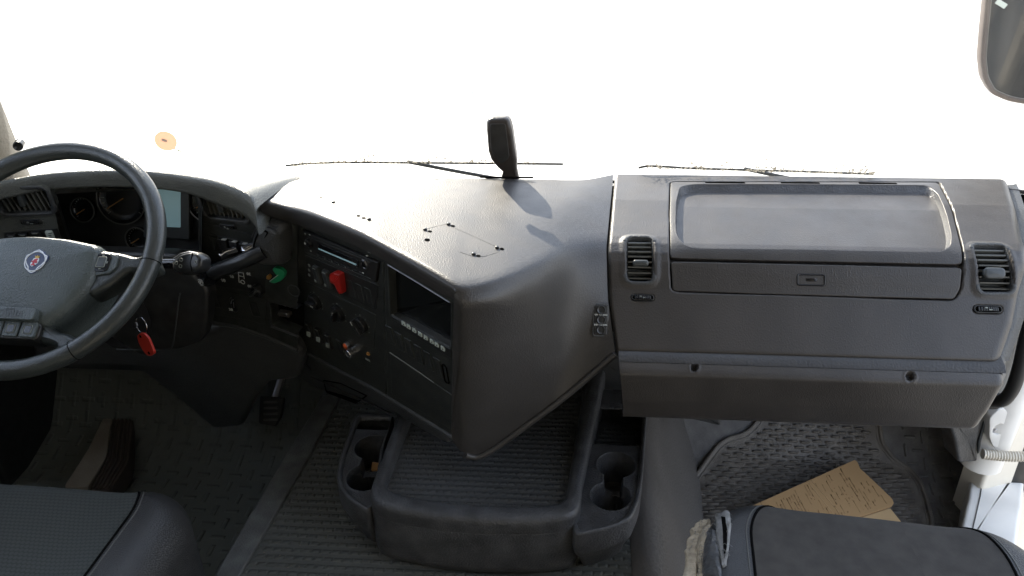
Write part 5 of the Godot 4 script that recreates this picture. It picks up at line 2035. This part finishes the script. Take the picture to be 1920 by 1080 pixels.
func make_seat(seat: Node3D, q: Cushion, cloth: Material, side: float) -> void:
	var parts := [[-1.0, -side, "bolster", M.vinyl, 14], [-side, side, "cushion", cloth, 40], [side, 1.0, "bolster", M.vinyl, 14]]
	for pr in parts:
		var rows := []
		for i in 61:
			var wy := q.half.y * sin(PI / 2 * lerpf(-1, 1, i / 60.0))
			var over := maxf(absf(wy) - (q.half.y - q.rad), 0.0)
			var hx := q.half.x - q.rad + sqrt(maxf(q.rad * q.rad - over * over, 0.0))
			var row := PackedVector3Array()
			for j in pr[4] + 1:
				var s := lerpf(pr[0], pr[1], float(j) / pr[4])
				var wx := hx * (s if absf(s) < side else signf(s) * (side + (1 - side) * sin(PI / 2 * (absf(s) - side) / (1 - side))))
				var w := Vector2(wx, wy).rotated(-q.turn)
				row.append(Vector3(q.c.x + w.x, q.top(q.c.x + w.x, q.c.z + w.y), q.c.z + w.y))
			rows.append(row)
		var front := PackedVector3Array()
		for v in rows[0]:
			front.append(v + (v - q.c) * Vector3(-0.05, 0, -0.05) + Vector3(0, -0.12, 0))
		rows.push_front(front)
		var back := PackedVector3Array()
		for v in rows[rows.size() - 1]:
			back.append(v + Vector3(0, -0.12, 0))
		rows.push_back(back)
		if absf(pr[0]) == 1.0 or absf(pr[1]) == 1.0:
			for r in rows.size():
				var e: Vector3 = rows[r][0] if pr[0] == -1.0 else rows[r][rows[r].size() - 1]
				var low := Vector3(e.x, minf(e.y, q.c.y - q.roll) - 0.10, e.z)
				var a: PackedVector3Array = rows[r]
				if pr[0] == -1.0:
					a.insert(0, low)
				else:
					a.append(low)
				rows[r] = a
		var mb := MB.new()
		mb.rows(rows)
		part(mb, pr[2], pr[3], seat)
	for s in [-side, side]:
		for off in [0.0, 0.007]:
			var pts := PackedVector3Array()
			for i in 49:
				var wy := q.half.y * sin(PI / 2 * lerpf(-1, 0.9, i / 48.0))
				var over := maxf(absf(wy) - (q.half.y - q.rad), 0.0)
				var hx := q.half.x - q.rad + sqrt(maxf(q.rad * q.rad - over * over, 0.0))
				var w := Vector2(hx * s + signf(s) * off, wy).rotated(-q.turn)
				pts.append(q.pt(q.c.x + w.x, q.c.z + w.y, 0.0))
			var mb := MB.new()
			tube(mb, pts, 0.0022 if off == 0.0 else 0.0012, 6)
			part(mb, "seam" if off == 0.0 else "stitching", M.gap if off == 0.0 else M.thread, seat)
	var mb := MB.new()
	box(mb, Vector3(q.c.x, q.c.y - 0.16, q.c.z), Vector3(q.half.x * 1.7, 0.09, q.half.y * 1.6), 0.02)
	part(mb, "pan", M.black, seat)
	mb = MB.new()
	box(mb, Vector3(q.c.x, (q.c.y - 0.2) / 2, q.c.z + 0.05), Vector3(q.half.x * 1.2, q.c.y - 0.2, q.half.y * 1.2), 0.02)
	part(mb, "pedestal", M.black, seat)
	mb = MB.new()
	box(mb, Vector3(q.c.x, q.c.y + 0.30, q.c.z + q.half.y + 0.10), Vector3(q.half.x * 1.9, 0.66, 0.12), 0.05, Basis(Vector3.RIGHT, 0.2))
	part(mb, "backrest", cloth, seat)

func build_seats() -> void:
	var q := Cushion.new()
	q.c = Vector3(-0.885, 0.51, -0.655)
	q.half = Vector2(0.275, 0.325)
	q.rad = 0.09
	q.roll = 0.055
	q.crown = 0.012
	q.bolster = 0.012
	q.turn = -0.03
	var s := thing("driver_seat", "driver's seat cushion in dark patterned cloth with smooth black side bolsters", "seat", Vector3(q.c.x, 0.04, q.c.z), "truck seats")
	make_seat(s, q, M.cloth, 0.70)
	var p := Cushion.new()
	p.c = Vector3(0.425, 0.522, -0.645)
	p.half = Vector2(0.248, 0.335)
	p.rad = 0.10
	p.roll = 0.045
	p.crown = 0.008
	p.bolster = 0.006
	p.turn = -0.10
	s = thing("passenger_seat", "passenger seat in worn dark cloth, its torn left bolster showing pale foam", "seat", Vector3(p.c.x, 0.0, p.c.z), "truck seats")
	make_seat(s, p, M.cloth_right, 0.72)
	var mb := MB.new()
	var rng := RandomNumberGenerator.new()
	rng.seed = 8
	var ragged := func(a: Array, amp: float) -> PackedVector2Array:
		var o := PackedVector2Array()
		var l := p.list(a)
		for i in l.size():
			for k in 5:
				o.append(l[i].lerp(l[(i + 1) % l.size()], k / 5.0) + Vector2(rng.randf_range(-amp, amp), rng.randf_range(-amp, amp)))
		return o
	pad(mb, p, ragged.call([1281, 1095, 1283, 1035, 1295, 997, 1312, 977, 1334, 974, 1332, 1000, 1324, 1035, 1316, 1095], 0.0022), [0, 0.0005, 0.0015, 0.004, 0.004, 0.006], true, 0.002, 4)
	var fm := part(mb, "torn_foam", M.foam, s)
	fm.set_meta("label", "pale foam showing where the bolster is torn")
	mb = MB.new()
	pad(mb, p, ragged.call([1323, 1010, 1334, 990, 1344, 1000, 1350, 1040, 1356, 1090, 1317, 1092], 0.0012), [0, 0.0005, 0.001, 0.003, 0.003, 0.0042], true, 0.001, 4)
	part(mb, "torn_film", M.film, s)
	mb = MB.new()
	pad(mb, p, ragged.call([1341, 966, 1352, 962, 1369, 962, 1371, 990, 1367, 1030, 1362, 1062, 1355, 1066, 1350, 1040, 1343, 1000], 0.0005), [0, 0.0005, 0.001, 0.004, 0.003, 0.005], true, 0.0, 3)
	var fe := part(mb, "lining_strip", M.felt, s)
	mb = MB.new()
	slab(mb, p, p.list([1355, 974, 1362, 975, 1365, 1000, 1364, 1030, 1360, 1052, 1358, 1030, 1357, 1000]), 0.003, 0.0058, 0.0003)
	part(mb, "slit", M.gap, fe)
	mb = MB.new()
	for i in 70:
		var e: Array = [[1316, 976, 1288, 1050], [1332, 980, 1316, 1085], [1369, 964, 1363, 1060], [1343, 968, 1352, 1050]][i % 4]
		var k := rng.randf()
		var a := p.uv(lerpf(e[0], e[2], k), lerpf(e[1], e[3], k))
		var b := a + Vector2(rng.randf_range(-0.006, 0.006), rng.randf_range(-0.006, 0.006))
		tube(mb, PackedVector3Array([p.pt(a.x, a.y, 0.004), p.pt((a.x + b.x) / 2, (a.y + b.y) / 2, 0.009), p.pt(b.x, b.y, 0.006)]), 0.00035, 4)
	var fz := part(mb, "frayed_threads", M.felt, s)
	fz.set_meta("kind", "stuff")

func build_small_things() -> void:
	# upright mount at the back edge of the dashboard
	var base := Sight.at_y(957, 334, 0.868)
	var mount := thing("upright_mount", "black plastic mount standing upright at the back edge of the dashboard", "bracket", base)
	var mb := MB.new()
	var sec := []
	var z := base.z
	for s in [[940, 974, 334, 0.012], [943, 971, 320, 0.012], [934, 970, 312, 0.014], [922, 970, 296, 0.018], [917, 968, 280, 0.020], [914, 962, 240, 0.022], [914, 958, 226, 0.021], [917, 954, 220, 0.016], [922, 949, 218, 0.010]]:
		var a := Sight.at_z(s[0], s[2], -z)
		var b := Sight.at_z(s[1], s[2], -z)
		var f := Flat.new((a + b) / 2, (b - a), Vector3(0, 0.1, 1))
		var l := PackedVector3Array()
		for q in rr(Vector2.ZERO, a.distance_to(b), s[3] * 2, minf(s[3] * 0.6, 0.008), 0, 3):
			l.append(f.pt(q.x, q.y, 0))
		sec.append(l)
	mb.rows(sec, true)
	mb.fan(sec[sec.size() - 1], Sight.at_z(935, 217.6, -z))
	var body := part(mb, "body", M.mount, mount)
	mb = MB.new()
	var ff := Flat.new(Sight.at_z(938, 270, -z - 0.0225), Vector3(1, 0, 0.0), Vector3(0, -1, 0.02))
	slab(mb, ff, rounded(ff.list([919, 232, 948, 232, 955, 296, 941, 308, 926, 294, 920, 276]), 0.005), -0.01, 0.001, 0.001)
	part(mb, "cover", M.black, body)
	# round sticker and small marks on the glass
	var f := spot(shield_rows, 311, 264)
	var st := thing("round_sticker", "round orange sticker on the windscreen above the instrument hood", "sticker", f.o, "windscreen stickers")
	mb = MB.new()
	slab(mb, f, disc(Vector2.ZERO, 0.021, 32), 0.001, 0.0018, 0.0002)
	var disc_part := part(mb, "disc", M.sticker, st)
	mb = MB.new()
	slab(mb, f, rr(Vector2(-0.002, -0.002), 0.010, 0.006, 0.002, 0.4), 0.001, 0.0021, 0.0001)
	part(mb, "print_mark", M.sticker_mark, disc_part)
	f = spot(shield_rows, 911, 181)
	var s2 := thing("torn_sticker", "small faded blue and white torn sticker on the windscreen above the upright mount", "sticker", f.o, "windscreen stickers")
	mb = MB.new()
	slab(mb, f, PackedVector2Array([Vector2(-0.028, -0.010), Vector2(-0.006, -0.014), Vector2(0.018, -0.013), Vector2(0.026, -0.004), Vector2(0.014, 0.004), Vector2(-0.004, 0.002), Vector2(-0.016, 0.008), Vector2(-0.026, 0.002)]), 0.001, 0.0018, 0.0002)
	part(mb, "print", M.sticker_blue, s2)
	f = spot(shield_rows, 337, 282)
	var s3 := thing("leaf_scrap", "tiny green leaf scrap stuck to the windscreen below the orange sticker", "leaf", f.o)
	mb = MB.new()
	line_on(mb, f, PackedVector2Array([Vector2(-0.008, -0.006), Vector2(0.0, 0.0), Vector2(0.006, 0.007)]), 0.002, 0.0012)
	line_on(mb, f, PackedVector2Array([Vector2(0.006, -0.003), Vector2(0.0, 0.0), Vector2(-0.006, 0.003)]), 0.002, 0.001)
	part(mb, "blade", M.leaf, s3)
	# ignition key ring with its tag
	var kc := Sight.at_z(265, 610, 1.225)
	var key := thing("key_tag", "red plastic tag on a wire ring hanging from the ignition lock", "key ring", kc)
	var kf := Flat.new(kc, Vector3(1, 0, 0.5), Vector3(0, -1, 0.15))
	mb = MB.new()
	line_on(mb, kf, disc(Vector2.ZERO, 0.0165, 32), 0, 0.0011, true)
	part(mb, "ring", M.chrome, key)
	mb = MB.new()
	var k0 := kf.uv(240, 625)
	slab(mb, kf, rr(kf.uv(250, 612), 0.030, 0.009, 0.003, -0.6), -0.0015, 0.0015, 0.0008)
	part(mb, "key_blade", M.satin, key)
	mb = MB.new()
	var tf := Flat.new(Sight.at_z(274, 647, 1.205), Vector3(0.86, -0.1, 0.45), Vector3(0.25, -1, 0.2))
	var ta := tf.list([258, 629, 264, 624, 272, 625, 280, 634, 289, 655, 291, 662, 285, 667, 277, 666, 268, 655, 261, 641])
	slab(mb, tf, rounded(ta, 0.004), -0.002, 0.002, 0.0008)
	var tg := part(mb, "tag", M.tag, key)
	for h in [[265, 630, 0.0032], [281, 661, 0.003]]:
		mb = MB.new()
		slab(mb, tf, disc(tf.uv(h[0], h[1]), h[2], 14), 0, 0.0024, 0.0002)
		part(mb, "hole", M.gap, tg)
	# torn green tape on the lever panel
	var g := face_e
	var gp := g.uv(520, 513)
	var tape := thing("green_tape", "curled scrap of glossy green tape stuck below the parking brake lever", "tape", g.pt(gp.x, gp.y, 0))
	mb = MB.new()
	pad(mb, g, rounded(g.list([515, 500, 520, 497, 532, 500, 539, 507, 538, 515, 531, 523, 519, 527, 509, 524, 517, 520, 527, 514, 531, 509, 526, 505, 517, 504]), 0.002), [0, 0.002, 0.0003, 0.008, 0.001, 0.0095], true, 0.001, 2)
	part(mb, "strip", M.green, tape)
	mb = MB.new()
	slab(mb, g, rounded(g.list([502, 515, 507, 513, 511, 518, 508, 522, 502, 520]), 0.002), 0, 0.006, 0.001)
	part(mb, "core", M.brass, tape)
	mb = MB.new()
	line_on(mb, g, g.list([511, 522, 519, 516, 527, 510]), 0.010, 0.0007)
	part(mb, "fold", M.lamp, tape)
	# wide-angle mirror outside the right corner of the windscreen
	var mf := Flat.new(Sight.at_z(1940, 80, 1.78), Vector3(1, 0, 0.12), Vector3(0, -1, 0.05))
	var mir := thing("mirror", "dark glass truck mirror in a brown black rounded housing at the top right corner", "mirror", mf.o)
	var mo := rounded(mf.list([1852, -30, 1843, 60, 1839, 110, 1843, 148, 1858, 176, 1890, 190, 1940, 199, 2040, 202, 2072, 180, 2078, 80, 2070, -40, 2050, -70, 1880, -75, 1858, -60]), 0.012)
	mb = MB.new()
	pad(mb, mf, mo, [0.03, -0.07, 0.012, -0.06, 0.002, -0.035, 0, -0.012, 0.0, -0.003, 0.002, 0.0, 0.009, 0.0, 0.0105, -0.003], false)
	var hs := part(mb, "housing", M.mount_brown, mir)
	mb = MB.new()
	pad(mb, mf, inset(mo, 0.030), [0, -0.0705], true)
	part(mb, "housing_back", M.mount_brown, hs)
	mb = MB.new()
	pad(mb, mf, inset(mo, 0.0095), [0, -0.004, 0.0012, -0.0025], true, 0.004, 4)
	var gl := part(mb, "mirror_glass", M.mirror, mir)
	mb = MB.new()
	pad(mb, mf, inset(mo, 0.0095), [0, -0.003, 0.0004, -0.0012, 0.0016, -0.0012, 0.002, -0.0025], false)
	part(mb, "glass_edge", M.satin_dark, gl)
	mb = MB.new()
	slab(mb, mf, rr(mf.uv(1877, 7), 0.022, 0.010, 0.001, 0.5), -0.002, 0.0032, 0.0003)
	part(mb, "label", M.lamp, gl)
	mb = MB.new()
	tube(mb, smooth_path([mf.pt(0.05, 0.0, -0.06), mf.pt(0.10, -0.05, -0.04), Vector3(1.05, 1.35, -1.45)], 6), 0.014, 10)
	part(mb, "arm", M.mount_brown, mir)

func build_door_side() -> void:
	var cab: Node3D = get_node("cab_body")
	origin = cab.position
	var sf := Flat.new(Vector3(0, 0.10, 0), Vector3.RIGHT, Vector3.BACK)
	var mb := MB.new()
	slab(mb, sf, rounded(sf.list([1824, 866, 1925, 862, 1915, 960, 1900, 1060, 1785, 1060, 1800, 1000, 1814, 940]), 0.01), -0.2, 0.0, 0.006)
	var sill := part(mb, "door_sill", M.white, cab)
	mb = MB.new()
	line_on(mb, sf, sf.list([1846, 868, 1838, 930, 1822, 1000]), 0.001, 0.0012)
	part(mb, "sill_seam", M.rocker, sill)
	var pf := Flat.new(Vector3(0.95, 0.4, -1.47), Vector3(1, 0, -0.2), Vector3(0, -1, 0))
	mb = MB.new()
	slab(mb, pf, rounded(pf.list([1772, 776, 1846, 772, 1840, 800, 1832, 835, 1834, 866, 1796, 868, 1790, 830]), 0.008), -0.05, 0.0, 0.006)
	part(mb, "kick_panel", M.kick, cab)
	mb = MB.new()
	slab(mb, pf, rounded(pf.list([1905, 600, 1960, 600, 1935, 700, 1900, 780, 1890, 868, 1836, 870, 1838, 830, 1852, 775, 1878, 720]), 0.01), -0.06, -0.01, 0.006)
	var jamb := part(mb, "door_jamb", M.white, cab)
	mb = MB.new()
	for k in 2:
		line_on(mb, pf, pf.list([1880 + k * 7, 716, 1856 + k * 7, 775, 1840 + k * 7, 832, 1838 + k * 7, 866]), -0.008, 0.0035)
	part(mb, "door_seal", M.rocker, jamb)
	# open door beyond the jamb
	var d0 := Sight.at_z(1885, 780, 1.52)
	var df := Flat.new(d0, Vector3(0.94, 0, -0.34), Vector3.DOWN)
	var door := thing("passenger_door", "cream painted inner edge of the open passenger door, sunlit beyond the door sill", "door", Vector3(d0.x, 0.0, d0.z))
	mb = MB.new()
	slab(mb, df, rounded(PackedVector2Array([Vector2(0, -0.45), Vector2(0.8, -0.45), Vector2(0.8, 0.62), Vector2(0.06, 0.62), Vector2(0.0, 0.4)]), 0.03), -0.06, 0.0, 0.008)
	var panel := part(mb, "door_panel", M.cream, door)
	mb = MB.new()
	slab(mb, df, rounded(df.list([1888, 690, 1935, 690, 1935, 760, 1900, 765, 1886, 740]), 0.008), 0, 0.03, 0.004)
	part(mb, "catch_plate", M.white, panel)
	var hf := Flat.new(Sight.at_z(1868, 795, 1.46), Vector3(1, 0, -0.2), Vector3.DOWN)
	mb = MB.new()
	between(mb, hf, by_angle(rounded(hf.list([1850, 778, 1872, 758, 1890, 770, 1890, 800, 1878, 832, 1858, 836, 1850, 815]), 0.008), hf.uv(1869, 798), 48), by_angle(disc(hf.uv(1867, 800), 0.013, 24), hf.uv(1869, 798), 48), [0, -0.012, 0, 0.008, 0.1, 0.010, 0.9, 0.010, 1.0, 0.008, 1.0, -0.012], false)
	var hin := part(mb, "upper_hinge", M.white, door)
	mb = MB.new()
	pad(mb, hf, disc(hf.uv(1866, 806), 0.008, 20), [0, -0.01, 0, 0.004, 0.001, 0.006, 0.002, 0.006], true)
	part(mb, "hinge_pin", M.satin, hin)
	# corrugated sleeve for the door's cables
	var c0 := Sight.at_z(1842, 851, 1.44)
	var c1 := Sight.at_z(1930, 846, 1.44)
	var cable := thing("cable_sleeve", "white corrugated cable sleeve running from the door jamb to the open door", "cable", c0)
	mb = MB.new()
	var path := PackedVector3Array()
	for i in 181:
		var k := i / 180.0
		path.append(c0.lerp(c1 + Vector3(0.03, 0, 0), k) + Vector3(0, -0.006 * sin(PI * k), 0.01 * k))
	tube(mb, path, 0.0105, 14, false, 1.0, Vector3.UP, 0.14, 22)
	part(mb, "sleeve", M.cream, cable)
	# grab handle
	var h := []
	for s in [[1950, 560, 1.30], [1926, 630, 1.30], [1912, 690, 1.30], [1898, 730, 1.31], [1882, 750, 1.33], [1864, 752, 1.37]]:
		h.append(Sight.at_z(s[0], s[1], s[2]))
	var gr := thing("grab_handle", "curved black grab handle at the right end of the dashboard", "handle", h[5])
	mb = MB.new()
	tube(mb, smooth_path(h, 6), 0.0125, 12)
	part(mb, "bar", M.seal, gr)
	mb = MB.new()
	pad(mb, Flat.new(h[5] + Vector3(0, 0, 0.004), Vector3.RIGHT, Vector3.DOWN), disc(Vector2.ZERO, 0.018, 20), [0, -0.01, 0, 0.0, 0.002, 0.002], true)
	part(mb, "foot", M.seal, gr)
